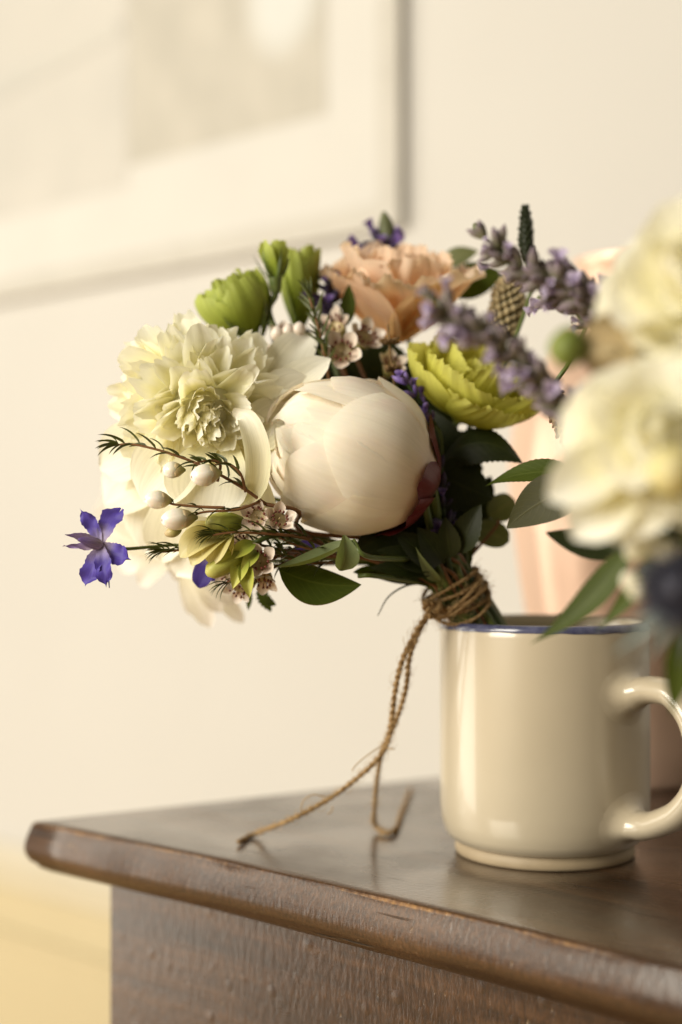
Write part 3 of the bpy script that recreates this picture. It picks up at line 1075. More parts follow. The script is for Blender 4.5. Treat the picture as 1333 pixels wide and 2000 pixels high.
def double_flower(t, C, axis, R, n, mat, guard_mat, seed, guards=9, guard_L=1.6, th_max=1.9, jag=0.10, widths=(0.34, 0.52)):
    rng = random.Random(seed)
    M0 = frame(C, axis)
    for i in range(n):
        q = (i + 0.5) / n
        th = th_max * q ** 0.62
        az = i * 2.39996 + rng.uniform(-0.25, 0.25)
        variant = i % 14
        lvl = min(4, int(q * 5))

        def mk():
            r2 = random.Random(seed * 100 + variant * 7 + lvl)
            L = R * (0.88 + 0.24 * r2.random())
            wd = R * r2.uniform(*widths) * (0.75 + 0.45 * lvl / 4)
            c0 = -0.10
            c1 = r2.uniform(-0.75, -0.15) if lvl < 1 else (r2.uniform(-0.40, 0.30) if lvl < 3 else r2.uniform(-0.30, 0.55))
            return petal_mesh(L, wd, c0, c1, cup=r2.uniform(0.6, 1.3), ruf=r2.uniform(0.010, 0.035), rf=r2.choice((1.2, 1.8, 2.4)), jag=jag,
                              base=0.30, vm=0.62, drop=r2.uniform(0.10, 0.28), seed=seed * 31 + variant * 5 + lvl, nu=11, nv=10,
                              side=r2.uniform(-0.10, 0.10), notch=r2.choice((0, 0, 0.10, 0.16)))
        me = cached(('df', seed, variant, lvl), mk)
        off = Matrix.Translation((0, 0, R * (0.06 + 0.20 * (1 - q))))
        M = M0 @ off @ Matrix.Rotation(az, 4, 'Z') @ Matrix.Rotation(th, 4, 'Y') @ Matrix.Rotation(rng.uniform(-0.35, 0.35), 4, 'Z')
        s = 1.0 - 0.14 * rng.random()
        if q < 0.15:
            s *= 0.92
        add('petal', me, mat, t, M @ Matrix.Scale(s, 4))
    add('heart', pod_mesh(R * 0.85, R * 0.40, n=14), mat, t, frame(C - Vector(axis) * 0.001, axis))
    for i in range(guards):
        az = i * 2 * math.pi / max(1, guards) + rng.uniform(-0.25, 0.25)
        me = petal_mesh(R * guard_L * rng.uniform(0.85, 1.1), R * rng.uniform(0.9, 1.25), 1.0, rng.uniform(1.5, 2.0), cup=rng.uniform(0.4, 0.8),
                        ruf=0.02, rf=1.3, jag=0.03, base=0.25, vm=0.7, drop=0.3, seed=seed * 77 + i, nu=13, nv=12, notch=rng.choice((0, 0.08)))
        add('guard_petal', me, guard_mat, t, M0 @ Matrix.Rotation(az, 4, 'Z'))


# --- open creamy white peony
C1 = P(385, 778, 0.535)
AX1 = D(0.24, -0.34, 0.86)
p1 = thing('peony', 'open creamy white double peony with yellow tinged heart, beside the blush bud', 'peony', C1, GA)
double_flower(p1, C1, AX1, 0.0332, 175, MAT['white'], MAT['guard'], 3, guards=0, th_max=2.0, widths=(0.38, 0.60), jag=0.06)
gp = [  # base, tip, width px, depths, options
    ((470, 850), (612, 650), 90, .540, .548, dict(bend=0.10, fold=0.35)),
    ((465, 860), (646, 700), 78, .532, .530, dict(bend=0.08, fold=0.4)),
    ((470, 880), (614, 738), 120, .526, .528, dict(bend=0.10, fold=0.35, notch=0.10)),
    ((470, 890), (575, 800), 110, .520, .520, dict(bend=0.12, fold=0.35)),
    ((420, 830), (196, 915), 130, .535, .540, dict(bend=0.10, fold=0.3)),
    ((420, 850), (205, 985), 150, .545, .553, dict(bend=0.10, fold=0.3)),
    ((430, 850), (285, 1080), 190, .540, .556, dict(bend=0.12, fold=0.25)),
    ((450, 870), (340, 1120), 170, .530, .548, dict(bend=0.12, fold=0.25)),
    ((460, 870), (470, 1060), 190, .520, .528, dict(bend=0.16, fold=0.3)),
    ((440, 860), (400, 1010), 170, .515, .508, dict(bend=0.14, fold=0.35)),
    ((430, 840), (280, 980), 150, .520, .515, dict(bend=0.14, fold=0.35)),
]
for i, (b, tp, w, d0, d1, k_) in enumerate(gp):
    blade('guard_petal', p1, MAT['guard'], P(*b, d0), P(*tp, d1), w * 0.5 / F, normal=D(-0.15, 0.3, 1), shape='petal', seed=i, ruf=0.045, nu=11, nv=14, base=0.3, **k_)
# the finger-like petal that curls back beside the bud
cp = smooth_path([P(468, 985, 0.508), P(500, 950, 0.499), P(505, 890, 0.495), P(494, 840, 0.494), P(478, 812, 0.497), P(461, 818, 0.503)], 18)
vv, uv = [], []
for j, p in enumerate(cp):
    t_ = j / (len(cp) - 1)
    hw = (0.0012 + 0.0034 * math.sin(math.pi * min(1, t_ * 1.12 + 0.02)) ** 0.7) if t_ < 0.85 else 0.0026 * math.sqrt(max(0.02, 1 - ((t_ - 0.85) / 0.15) ** 2)) + 0.0006
    tg = (cp[min(j + 1, len(cp) - 1)] - cp[max(j - 1, 0)]).normalized()
    ac = tg.cross(Vector((0, 1, 0))).normalized()
    no = tg.cross(ac)
    for i in range(9):
        u = -1 + i / 4
        vv.append(p + ac * hw * math.sin(u * 1.4) / 1.0 + no * hw * 0.75 * (math.cos(u * 1.4) - 1) * -1)
        uv.append((u * 0.5 + 0.5, t_))
add('curled_petal', mesh('curled', vv, grid_faces(len(cp), 9), uv), MAT['guard'], p1)
stem_to_tie(p1, C1 - AX1 * 0.004, AX1, 0.0018)

# --- second white flower lower down behind
C2 = P(345, 1075, 0.590)
p2 = thing('peony', 'soft white flower with drooping petals under the creamy peony', 'peony', C2, GA)
for i, (tp, w, d1) in enumerate([((205, 1010), 110, .600), ((235, 1105), 60, .602), ((272, 1142), 52, .590), ((335, 1122), 60, .598), ((412, 1226), 44, .592), ((432, 1196), 40, .588),
                                 ((382, 1202), 36, .600), ((455, 1180), 44, .585), ((475, 1216), 36, .597), ((300, 960), 150, .610), ((200, 960), 110, .612)]):
    blade('petal', p2, MAT['pale_petal_far'], C2 + Vector((0.0006 * i, -0.0004 * i, 0)), P(*tp, d1), w * 0.59 / F, normal=D(-0.2, 0.3, 1), shape='petal',
          seed=60 + i, bend=0.10, fold=0.3, ruf=0.03, nu=9, nv=12, base=0.25)
stem_to_tie(p2, C2, D(-0.5, -0.3, 0.3), 0.0015)

# --- blush peony bud
CB = P(683, 889, 0.522)
AXB = D(-0.86, 0.36, 0.16)
RB = 0.0277
bud = thing('peony_bud', 'large round blush white peony bud, still closed, with dark red sepals', 'peony bud', CB, GA)


def bud_petal(az, half, thmax, r0, lift, seed, tilt=0.03, wav=0.05, nu=17, nv=20, start=0.12, squash=1.14, tipcurl=0.0, crk=0.15):
    rng = random.Random(seed)
    ph = rng.uniform(0, 6.28)
    v_, uv_ = [], []
    for j in range(nv):
        t_ = j / (nv - 1)
        for i in range(nu):
            u = -1 + 2 * i / (nu - 1)
            lim = thmax * (1 - 0.16 * abs(u) ** 2.5 + wav * math.sin(2.3 * u + ph) + wav * crk * math.sin(6.3 * u + 2 * ph))
            th = start + (lim - start) * t_
            wprof = math.sin(math.pi / 2 * min(1, (t_ + 0.15) / 0.6)) * (1 - 0.25 * max(0, t_ - 0.6) ** 1.2)
            a = az + half * u * wprof
            # direction from the base pole (-Z) towards the tip (+Z)
            dvec = Vector((math.sin(th) * math.cos(a), math.sin(th) * math.sin(a), -math.cos(th) * squash))
            rr = r0 * (1 + tilt * u + lift * t_ ** 3 - tipcurl * max(0, t_ - 0.8) ** 2)
            rr *= 1 + 0.007 * mnoise.noise(dvec * 2.3 + Vector((seed, 0, 0))) + 0.002 * mnoise.noise(dvec * 7 + Vector((0, seed, 0)))
            rr *= 1 + 0.020 * t_ ** 2 * math.sin(5.5 * u + ph) + 0.006 * t_ * math.sin(11 * u + 3 * ph + 4 * t_)
            rr *= 1 + 0.075 * mnoise.noise(dvec * 1.35 + Vector((3.3, 1.7, 0.4)))
            v_.append(dvec * rr)
            uv_.append((u * 0.5 + 0.5, t_))
    return mesh('bud_petal', v_, grid_faces(nv, nu), uv_)


MB = frame(CB, AXB)
# the core and the crumpled inner petals near the opening
add('inner_petal', bud_petal(0, 3.2, 2.9, RB * 0.86, 0, 1, tilt=0, nu=33), MAT['blush'], bud, MB)
rng = random.Random(5)
for i in range(16):
    az = i * 2.4 + rng.uniform(-0.2, 0.2)
    add('inner_petal', bud_petal(az, 0.6 + 0.3 * rng.random(), 2.75 + 0.32 * rng.random(), RB * (0.885 + 0.0045 * i), 0.02 + 0.12 * rng.random(), 20 + i, tilt=rng.uniform(-0.05, 0.05), wav=0.07, nu=19, nv=20, crk=0.9),
        MAT['blush'], bud, MB)
outer = [(0.3, 1.10, 2.42, 0.950, 0.05, 0.015), (1.6, 1.0, 2.25, 0.960, 0.05, -0.015), (2.9, 1.05, 2.38, 0.970, 0.05, 0.018), (4.2, 1.0, 2.20, 0.980, 0.06, -0.015),
         (5.3, 1.05, 2.28, 0.990, 0.05, 0.015), (0.9, 0.95, 2.08, 1.000, 0.04, -0.02), (2.3, 0.9, 1.90, 1.011, 0.04, 0.02), (3.6, 0.95, 2.02, 1.022, 0.04, 0.02),
         (4.9, 0.9, 1.78, 1.033, 0.035, -0.022), (0.1, 0.8, 1.95, 1.044, 0.035, 0.024), (1.5, 0.75, 1.55, 1.040, 0.03, -0.02)]
for i, (az, half, tm, rk, lift, tilt) in enumerate(outer):
    add('outer_petal', bud_petal(az, half, tm, RB * rk, lift, 50 + i, tilt=tilt, wav=0.045, nu=27, nv=26), MAT['blush'], bud, MB)
# sepals hugging the base
for i, (az, half, tm, rk) in enumerate([(0.0, 0.52, 0.78, 1.075), (1.15, 0.5, 0.90, 1.082), (2.3, 0.45, 0.78, 1.078), (3.45, 0.5, 0.84, 1.085), (4.6, 0.52, 0.92, 1.080), (5.5, 0.45, 0.76, 1.086)]):
    add('sepal', bud_petal(az, half, tm, RB * rk, 0.02, 90 + i, tilt=0.01, wav=0.06, nu=11, nv=10, start=0.03), MAT['sepal_red'], bud, MB)
stem_to_tie(bud, CB - AXB * RB * 0.98, AXB, 0.0022)

# ---------------------------------------------------------------- cup shaped lisianthus


def cup_flower(t, base, axis, H, mat, seed, rows, frill=0.05, sepals=0, sep_mat=None, edge_frill=None):
    """rows: (count, length factor, width factor, start angle, end angle, cup)"""
    rng = random.Random(seed)
    M0 = frame(base, axis, rng.uniform(0, 6))
    for ri, (cnt, lf, wf, a0, a1, cup) in enumerate(rows):
        for i in range(cnt):
            az = (i + 0.5 * ri) * 2 * math.pi / cnt + rng.uniform(-0.15, 0.15)
            me = petal_mesh(H * lf * rng.uniform(0.93, 1.05), H * wf, a0, a1 + rng.uniform(-0.08, 0.08), cup=cup, ruf=frill, rf=rng.choice((2.4, 2.8, 3.3)), jag=0.025,
                            base=0.30, vm=0.55, drop=0.22, seed=seed * 13 + ri * 50 + i, nu=31, nv=16, tk=1.5, frl=frill * 0.5 if edge_frill is None else edge_frill)
            add('petal', me, mat, t, M0 @ Matrix.Rotation(az, 4, 'Z') @ Matrix.Translation((0.0004 * (ri + 1), 0, 0.0006 * (len(rows) - ri))))
    for i in range(sepals):
        az = i * 2 * math.pi / sepals + 0.3
        me = petal_mesh(H * 0.75, H * 0.10, 1.0, 0.25, cup=0.6, base=0.7, vm=0.3, drop=0.85, seed=seed + i, nu=5, nv=10)
        add('sepal', me, sep_mat or MAT['stem'], t, M0 @ Matrix.Rotation(az, 4, 'Z') @ Matrix.Translation((0.002, 0, -0.001)))


# chartreuse lisianthus
by = P(893, 826, 0.560)
ay = D(0.36, 0.80, 0.46)
ly = thing('lisianthus', 'ruffled chartreuse yellow lisianthus opening upward beside the bud', 'lisianthus', by, GA)
cup_flower(ly, by, ay, 0.036, MAT['yellow'], 11, [(4, 1.05, 1.30, 1.40, 0.22, 0.9), (4, 1.0, 1.15, 1.1, 0.12, 0.9), (4, 0.92, 0.85, 0.7, 0.0, 1.0), (3, 0.8, 0.6, 0.35, -0.1, 1.1)], frill=0.010, edge_frill=0.026)
stem_to_tie(ly, by, ay, 0.0015)

# peach lisianthus
bp_ = P(770, 672, 0.590)
ap = D(0.06, 0.92, 0.30)
lp = thing('lisianthus', 'ruffled peach coloured lisianthus with wavy petal edges at the bouquet top', 'lisianthus', bp_, GA)
cup_flower(lp, bp_, ap, 0.044, MAT['peach'], 23, [(5, 1.02, 1.15, 0.70, 1.05, 0.5), (4, 1.0, 1.05, 0.65, 0.25, 0.8), (4, 0.95, 0.85, 0.35, 0.05, 0.9)], frill=0.042)
stem_to_tie(lp, bp_, ap, 0.0015)

# large half open green bud
bg_ = P(500, 668, 0.568)
ag = D(-0.42, 0.86, 0.20)
lg = thing('lisianthus_bud', 'plump half open lime green lisianthus bud behind the creamy peony', 'flower bud', bg_, GA)
cup_flower(lg, bg_, ag, 0.0295, MAT['green_petal'], 31, [(4, 1.05, 0.95, 1.15, -0.55, 1.0), (4, 1.05, 0.85, 0.95, -0.45, 1.0), (4, 1.0, 0.7, 0.7, -0.35, 1.0), (3, 0.98, 0.5, 0.4, -0.2, 1.1)], frill=0.020, sepals=5, sep_mat=MAT['stem'])
stem_to_tie(lg, bg_, ag, 0.0014)

# upright green petals behind the small bud
bh = P(584, 655, 0.585)
lh = thing('lisianthus_bud', 'tall narrow yellow green lisianthus bud behind the small pointed bud', 'flower bud', bh, GA)
cup_flower(lh, bh, D(0.02, 1, 0.08), 0.0345, MAT['green_petal'], 37, [(4, 1.0, 0.50, 0.42, -0.06, 0.9), (4, 1.0, 0.42, 0.28, 0.0, 1.0), (3, 0.96, 0.32, 0.16, -0.02, 1.0)], frill=0.014)
stem_to_tie(lh, bh, D(0, 1, 0.1), 0.0013)

# small pointed bud on its own thick stem
bs_ = P(538, 548, 0.560)
ls = thing('lisianthus_bud', 'small pointed green bud with thin sepals on a straight stem', 'flower bud', bs_, GA)
axs = D(-0.05, 1, 0.05)
for i in range(5):
    Ms = frame(bs_, axs, i * 1.2566 + 0.4)
    me = petal_mesh(0.0165, 0.0115, 0.55, -0.14, cup=1.15, ruf=0.02, rf=1.5, jag=0.05, base=0.35, vm=0.45, drop=0.25, seed=400 + i, nu=9, nv=12, side=0.12)
    add('petal', me, MAT['green_petal'], ls, Ms)
    me = petal_mesh(0.0150, 0.0018, 0.75, -0.25 if i != 2 else 0.35, cup=0.8, base=0.9, vm=0.3, drop=0.9, seed=430 + i, nu=5, nv=12)
    add('sepal', me, MAT['stem'], ls, frame(bs_ - axs * 0.0012, axs, i * 1.2566 + 1.0) @ Matrix.Translation((0.0012, 0, 0)))
add('receptacle', pod_mesh(0.006, 0.0032, lambda t: 0.55 + 0.5 * t - 0.15 * t * t, 12), MAT['stem'], ls, frame(bs_ - axs * 0.005, axs))
stem_to_tie(ls, bs_ - axs * 0.004, axs, 0.0017)

# ---------------------------------------------------------------- wax flowers


def wax_flower(t, c, axis, R, seed, part=True):
    """five round petals on a cup, with a ring of dark anthers"""
    rng = random.Random(seed)
    M0 = frame(c, axis, rng.uniform(0, 6))
    cup = cached(('waxcup', round(R, 4)), lambda: lathe([(0.0003, -R * 0.95), (R * 0.22, -R * 0.85), (R * 0.42, -R * 0.45), (R * 0.55, -R * 0.05), (R * 0.52, 0.0), (R * 0.35, -R * 0.12), (0.0003, -R * 0.2)], 14))
    cp_ = add('flower_cup', cup, MAT['wax_cup'], t, M0)
    for i in range(5):
        me = cached(('waxpet', round(R, 4), (seed + i) % 6), lambda: petal_mesh(R * 0.82, R * 0.86, 0.9 + 0.25 * random.Random(seed + i).random(), 0.35, cup=0.9, ruf=0.03, rf=1.2, base=0.45, vm=0.5, drop=0.42,
                                                                              seed=seed + i, nu=9, nv=8))
        add('petal', me, MAT['wax'], cp_, M0 @ Matrix.Rotation(i * 1.2566 + rng.uniform(-0.1, 0.1), 4, 'Z') @ Matrix.Translation((R * 0.42, 0, -R * 0.03)))
    V_, F_ = [], []
    for i in range(10):
        a = i * 0.6283 + rng.uniform(-0.12, 0.12)
        p0 = Vector((math.cos(a), math.sin(a), 0)) * R * 0.45
        p1_ = Vector((math.cos(a), math.sin(a), 0)) * R * (0.40 + 0.12 * rng.random()) + Vector((0, 0, R * (0.25 + 0.15 * rng.random())))
        for (q0_, q1_, rr) in ((p0, p1_, R * 0.03), (p1_ - Vector((0, 0, R * 0.05)), p1_ + Vector((0, 0, R * 0.07)), R * 0.075)):
            v1, f1, _ = tube_data([q0_, q0_.lerp(q1_, 0.5), q1_], rr, 5, base=len(V_))
            V_ += v1
            F_ += f1
    st_ = add('stamen_ring', mesh('stamens', V_, F_), MAT['anther'], cp_, M0)
    add('pistil', pod_mesh(R * 0.5, R * 0.06, n=6, rings=5), MAT['wax_cup'], cp_, M0 @ Matrix.Translation((0, 0, -R * 0.15)))
    return cp_


def wax_bud(t, base, tip, r):
    """waxy round bud on a green cup"""
    ax = (tip - base).normalized()
    L = (tip - base).length
    b = add('bud', pod_mesh(L, r, lambda q: math.sin(math.pi * (0.10 + 0.86 * q)) ** 0.5, 20, 5, 0.06, rings=14), MAT['wax_bud'], t, frame(base, ax))
    add('bud_cup', pod_mesh(L * 0.62, r * 0.93, lambda q: 0.16 + 0.84 * math.sin(math.pi / 2 * q) ** 1.2, 14, rings=8), MAT['wax_cup'], b, frame(base - ax * L * 0.34, ax))
    add('bud_eye', pod_mesh(L * 0.05, r * 0.16, n=8, rings=4), MAT['anther'], b, frame(tip - ax * L * 0.035, ax))


def needle_sprig(t, pts, n_leaf, leaf_L, seed, mat='needle', start=0.1, r=0.00058, tuft=6, stem_mat='stem_brown', ang=(0.45, 0.95), wid=0.19):
    """twig with fine paired needle leaves, densest at its tip"""
    rng = random.Random(seed)
    path = smooth_path(pts, 26)
    add('twig', tube(path, lambda q: r * (1.25 - 0.6 * q), 6), MAT[stem_mat], t)
    fr = frames_along(path)
    for i in range(n_leaf):
        q = start + (1 - start) * (i + 0.5) / n_leaf
        j = min(int(q * 25), 25)
        p = path[j].lerp(path[min(j + 1, 25)], q * 25 - j)
        tg, n_, b_ = fr[j]
        a = (i % 2) * math.pi + (i // 2) * 1.5708 + rng.uniform(-0.5, 0.5)
        sp = rng.uniform(*ang)
        d = tg * math.cos(sp) + (n_ * math.cos(a) + b_ * math.sin(a)) * math.sin(sp)
        me = cached(('ndl', round(leaf_L * 1e4), wid, i % 4), lambda: blade_mesh(leaf_L, leaf_L * wid, 'needle', bend=0.05 + 0.02 * (i % 4), fold=0.5, nu=5, nv=8, tipbend=-0.05))
        sc = rng.uniform(0.7, 1.1) * (1 if q < 0.9 else 0.8)
        add('leaf', me, MAT[mat], t, place(p, p + d, n_.cross(d) + b_ * 0.01) @ Matrix.Scale(sc, 4))
    tg, n_, b_ = fr[-1]
    for i in range(tuft):
        a = i * 2.4
        sp = 0.12 + 0.07 * i
        d = tg * math.cos(sp) + (n_ * math.cos(a) + b_ * math.sin(a)) * math.sin(sp)
        me = cached(('ndl', round(leaf_L * 1e4), wid, i % 4), lambda: blade_mesh(leaf_L, leaf_L * wid, 'needle', bend=0.05, fold=0.5, nu=5, nv=8))
        add('leaf', me, MAT[mat], t, place(path[-1] - tg * 0.001, path[-1] + d, n_.cross(d)) @ Matrix.Scale(0.85, 4))
    return path


# front twig across the creamy peony, with round white buds
tw = thing('wax_flower_twig', 'reddish twig with needle leaves and round white buds across the creamy peony', 'twig', P(520, 985, 0.500), GA)
needle_sprig(tw, [P(520, 985, 0.502), P(470, 950, 0.497), P(400, 912, 0.494), P(330, 885, 0.492), P(262, 868, 0.492), P(228, 869, 0.493)], 20, 0.0100, 1, r=0.0005, tuft=7, start=0.12, ang=(0.4, 0.8))
for pts in ([P(512, 978, 0.502), P(465, 995, 0.497), P(400, 1000, 0.495), P(375, 1009, 0.494)], [P(440, 992, 0.496), P(395, 990, 0.495), P(340, 985, 0.494), P(322, 978, 0.494)],
            [P(425, 940, 0.496), P(430, 905, 0.494), P(405, 900, 0.492), P(380, 905, 0.491)], [P(480, 960, 0.498), P(470, 925, 0.494), P(445, 905, 0.493), P(420, 908, 0.492)]):
    needle_sprig(tw, pts, 6, 0.0072, int(pts[0].x * 1e5), r=0.0005, tuft=0, start=0.2)
wax_bud(tw, P(419, 925, 0.490), P(375, 932, 0.486), 0.0038)
wax_bud(tw, P(352, 918, 0.494), P(319, 918, 0.494), 0.0029)
wax_bud(tw, P(325, 977, 0.494), P(284, 975, 0.491), 0.0032)
wax_bud(tw, P(369, 1012, 0.493), P(317, 1016, 0.489), 0.0038)
pod('brown_bud', tw, MAT['wax_cup'], P(355, 1034, 0.494), P(322, 1044, 0.494), 0.0020)
stem_to_tie(tw, P(520, 985, 0.502), D(-0.9, 0.2, 0.3), 0.0009, 'stem_brown', mids=[P(600, 1040, 0.53)])

# front lower wax flowers with green sprigs
t = thing('wax_flower', 'pale pink wax flower with dark stamens touching the blush bud', 'wax flower', P(515, 1012, 0.500), GA)
wax_flower(t, P(503, 1010, 0.502), D(-0.25, 0.25, 0.9), 0.0063, 3)
wax_flower(t, P(545, 1015, 0.500), D(0.25, 0.35, 0.8), 0.0060, 9)
stem_to_tie(t, P(530, 1022, 0.510), D(-0.5, 0.2, 0.5), 0.0008, 'stem_brown', mids=[P(640, 1062, 0.54)])
t = thing('wax_flower', 'pale pink wax flower half open under the blush bud, beside green freesia buds', 'wax flower', P(508, 1100, 0.502), GA)
wax_flower(t, P(508, 1098, 0.500), D(-0.1, 0.25, 0.95), 0.0068, 17)
stem_to_tie(t, P(514, 1100, 0.508), D(-0.5, -0.2, 0.5), 0.0008, 'stem_brown', mids=[P(620, 1085, 0.54)])
t = thing('wax_flower', 'faded pink wax flower hanging lowest beneath the freesia buds', 'wax flower', P(500, 1140, 0.515), GA)
wax_flower(t, P(515, 1130, 0.516), D(0.0, -0.75, 0.5), 0.0062, 29)
wax_flower(t, P(447, 1120, 0.514), D(-0.4, -0.3, 0.8), 0.0056, 31)
stem_to_tie(t, P(512, 1118, 0.520), D(-0.4, -0.6, 0.3), 0.0008, 'stem_brown', mids=[P(610, 1090, 0.545)])

t = thing('needle_sprig', 'bright green needle sprig lying below the pink wax flowers', 'sprig', P(640, 1060, 0.515), GA)
needle_sprig(t, [P(660, 1075, 0.520), P(590, 1050, 0.505), P(520, 1042, 0.498), P(455, 1040, 0.495), P(415, 1045, 0.494)], 26, 0.0092, 44, mat='needle', tuft=9, ang=(0.25, 0.6))
stem_to_tie(t, P(660, 1075, 0.520), D(-1, 0.1, 0.3), 0.0008, 'stem_brown')
t = thing('needle_sprig', 'small pointed needle sprig beside the violet larkspur stalk', 'sprig', P(400, 1075, 0.515), GA)
needle_sprig(t, [P(560, 1085, 0.525), P(470, 1080, 0.515), P(370, 1074, 0.507), P(318, 1078, 0.505)], 18, 0.0092, 46, tuft=9, start=0.35, ang=(0.25, 0.55))
stem_to_tie(t, P(560, 1085, 0.525), D(-1, 0, 0.2), 0.0008, 'stem_brown')
t = thing('needle_sprig', 'dark needle sprig with curved leaves under the blush bud', 'sprig', P(600, 1075, 0.51), GA)
needle_sprig(t, [P(690, 1090, 0.525), P(640, 1080, 0.512), P(580, 1065, 0.506), P(545, 1050, 0.504)], 16, 0.0110, 47, tuft=5, ang=(0.3, 0.7))
needle_sprig(t, [P(690, 1095, 0.525), P(630, 1100, 0.515), P(580, 1095, 0.510), P(548, 1085, 0.508)], 14, 0.0100, 48, tuft=5, ang=(0.4, 0.9))
stem_to_tie(t, P(690, 1092, 0.525), D(-1, 0, 0.2), 0.0009, 'stem_brown')

t = thing('needle_sprig', 'short leafy needle sprig tucked behind the freesia buds', 'sprig', P(500, 1075, 0.512), GA)
needle_sprig(t, [P(600, 1078, 0.525), P(540, 1072, 0.514), P(490, 1062, 0.508), P(430, 1075, 0.506)], 20, 0.0095, 49, tuft=7, ang=(0.3, 0.8))
needle_sprig(t, [P(600, 1080, 0.525), P(545, 1105, 0.516), P(490, 1120, 0.512), P(440, 1140, 0.510)], 18, 0.0090, 50, tuft=7, ang=(0.3, 0.8))
stem_to_tie(t, P(600, 1078, 0.525), D(-1, 0, 0.2), 0.0008, 'stem_brown')
t = thing('wax_flower', 'half hidden wax flower pair between freesia bloom and pink wax flower', 'wax flower', P(475, 1068, 0.508), GA)
wax_flower(t, P(470, 1062, 0.510), D(-0.4, 0.5, 0.7), 0.0055, 61)
wax_flower(t, P(468, 1148, 0.520), D(-0.3, -0.6, 0.6), 0.0058, 67)
stem_to_tie(t, P(480, 1075, 0.515), D(-0.5, 0.1, 0.3), 0.0008, 'stem_brown', mids=[P(610, 1088, 0.54)])

# upper wax flowers between the green buds and the peach flower
ups = [((668, 688), 0.0085, (-0.05, 0.25, 0.95), 'open wax flower facing out just above the blush bud', .545),
       ((655, 640), 0.0080, (-0.4, 0.5, 0.7), 'wax flower tucked under the dark lavender and the peach lisianthus', .560),
       ((712, 660), 0.0078, (0.4, 0.35, 0.7), 'shaded wax flower directly under the peach lisianthus', .556),
       ((560, 655), 0.0070, (0.0, 0.8, 0.4), 'lilac tinted wax flower behind the peony guard petals', .556),
       ((520, 695), 0.0055, (-0.2, 0.4, 0.8), 'small wax flower between creamy peony and green bud', .552),
       ((765, 715), 0.0065, (0.2, 0.5, 0.6), 'brownish wax flower between blush bud and chartreuse lisianthus', .556)]
for i, ((x, y), R, ax, lab, d) in enumerate(ups):
    c = P(x, y, d)
    t = thing('wax_flower', lab, 'wax flower', c, GA)
    wax_flower(t, c, D(*ax), R, 100 + 7 * i)
    if i == 3:
        for k in range(3):
            b0 = P(545 + 18 * k, 668 - 4 * k, 0.548)
            pod('bud', t, MAT['wax'], b0, b0 + D(-0.1 + 0.15 * k, 0.9, 0.5) * 0.0065, 0.0027, n=10)
    stem_to_tie(t, c - D(*ax) * R * 0.9, D(*ax), 0.0008, 'stem_brown')
t = thing('needle_sprig', 'upright dark needle sprig in front of the lime green buds', 'sprig', P(640, 760, 0.545), GA)
needle_sprig(t, [P(648, 770, 0.545), P(636, 700, 0.541), P(622, 640, 0.540), P(603, 575, 0.540)], 28, 0.0095, 52, tuft=6, start=0.25, ang=(0.35, 0.75), wid=0.15)
stem_to_tie(t, P(648, 770, 0.545), D(-0.1, 1, 0.1), 0.0008, 'stem_brown')

# ---------------------------------------------------------------- larkspur
t = thing('larkspur', 'single violet blue larkspur flower on a thin stalk, out beyond the white petals', 'larkspur', P(198, 1066, 0.505), GA)
lc = P(197, 1064, 0.503)
lk = [((238, 992), 44, .508, 'larkspur'), ((160, 1000), 30, .503, 'larkspur'), ((168, 1142), 40, .500, 'larkspur'), ((250, 1090), 44, .498, 'larkspur'), ((207, 1140), 36, .497, 'larkspur'),
      ((128, 1044), 22, .494, 'larkspur_pale'), ((124, 1066), 18, .496, 'larkspur_pale')]
for i, (tp, w, d, mt) in enumerate(lk):
    blade('petal', t, MAT[mt], lc + Vector((0, -0.0002 * i, 0)), P(*tp, d), w * 0.5 / F, normal=D(-0.2, 0.2, 1), shape='petal' if mt == 'larkspur' else 'lance', seed=i + 3, bend=0.08 * (-1) ** i,
          fold=0.35, ruf=0.10, rf=5, nu=9, nv=18, base=0.3, notch=(0.12, -0.12, -0.06, -0.14, -0.10, 0, 0)[i], serr=1, serr_a=0.05, side=0.05 * (-1) ** i)
add('throat', pod_mesh(0.0095, 0.0028, lambda q: (1 - 0.55 * q) * math.sin(math.pi * min(1, (q + 0.1) * 0.9)) ** 0.5, 10), MAT['larkspur_pale'], t, frame(lc + D(0.1, -0.1, 0.6) * 0.001, D(-0.75, 0.25, 0.7)))
add('spur', tube(smooth_path([lc, P(210, 1110, 0.506), P(214, 1148, 0.503)], 8), lambda q: 0.0009 * (1 - 0.8 * q), 6), MAT['larkspur'], t)
pth = smooth_path([lc, P(240, 1072, 0.508), P(300, 1068, 0.514), P(360, 1066, 0.525), P(470, 1090, 0.535)], 24)
add('stalk', tube(pth, 0.00065, 6), MAT['stem'], t)
stem_to_tie(t, P(470, 1090, 0.535), D(-1, 0.1, 0.1), 0.0008)
for i, (a, b, w, d, lab) in enumerate([((420, 1070), (388, 1148), 42, .525, 'violet blue larkspur petals peeping out below the freesia'),
                                       ((650, 1075), (570, 1085), 50, .545, 'dark violet larkspur petals in the shade under the blush bud')]):
    t = thing('larkspur', lab, 'larkspur', P(*a, d), GA)
    blade('petal', t, MAT['larkspur'], P(*a, d), P(*b, d - 0.004), w * d / F, shape='petal', seed=70 + i, bend=0.1, fold=0.3, ruf=0.05, nu=9)
    blade('petal', t, MAT['larkspur'], P(*a, d + 0.001), P(b[0] + 30, b[1] - 12, d + 0.003), w * d / F, shape='petal', seed=80 + i, bend=0.1, fold=0.3, ruf=0.05, nu=9)
    stem_to_tie(t, P(*a, d), D(-0.3, -1, 0.1), 0.0008)

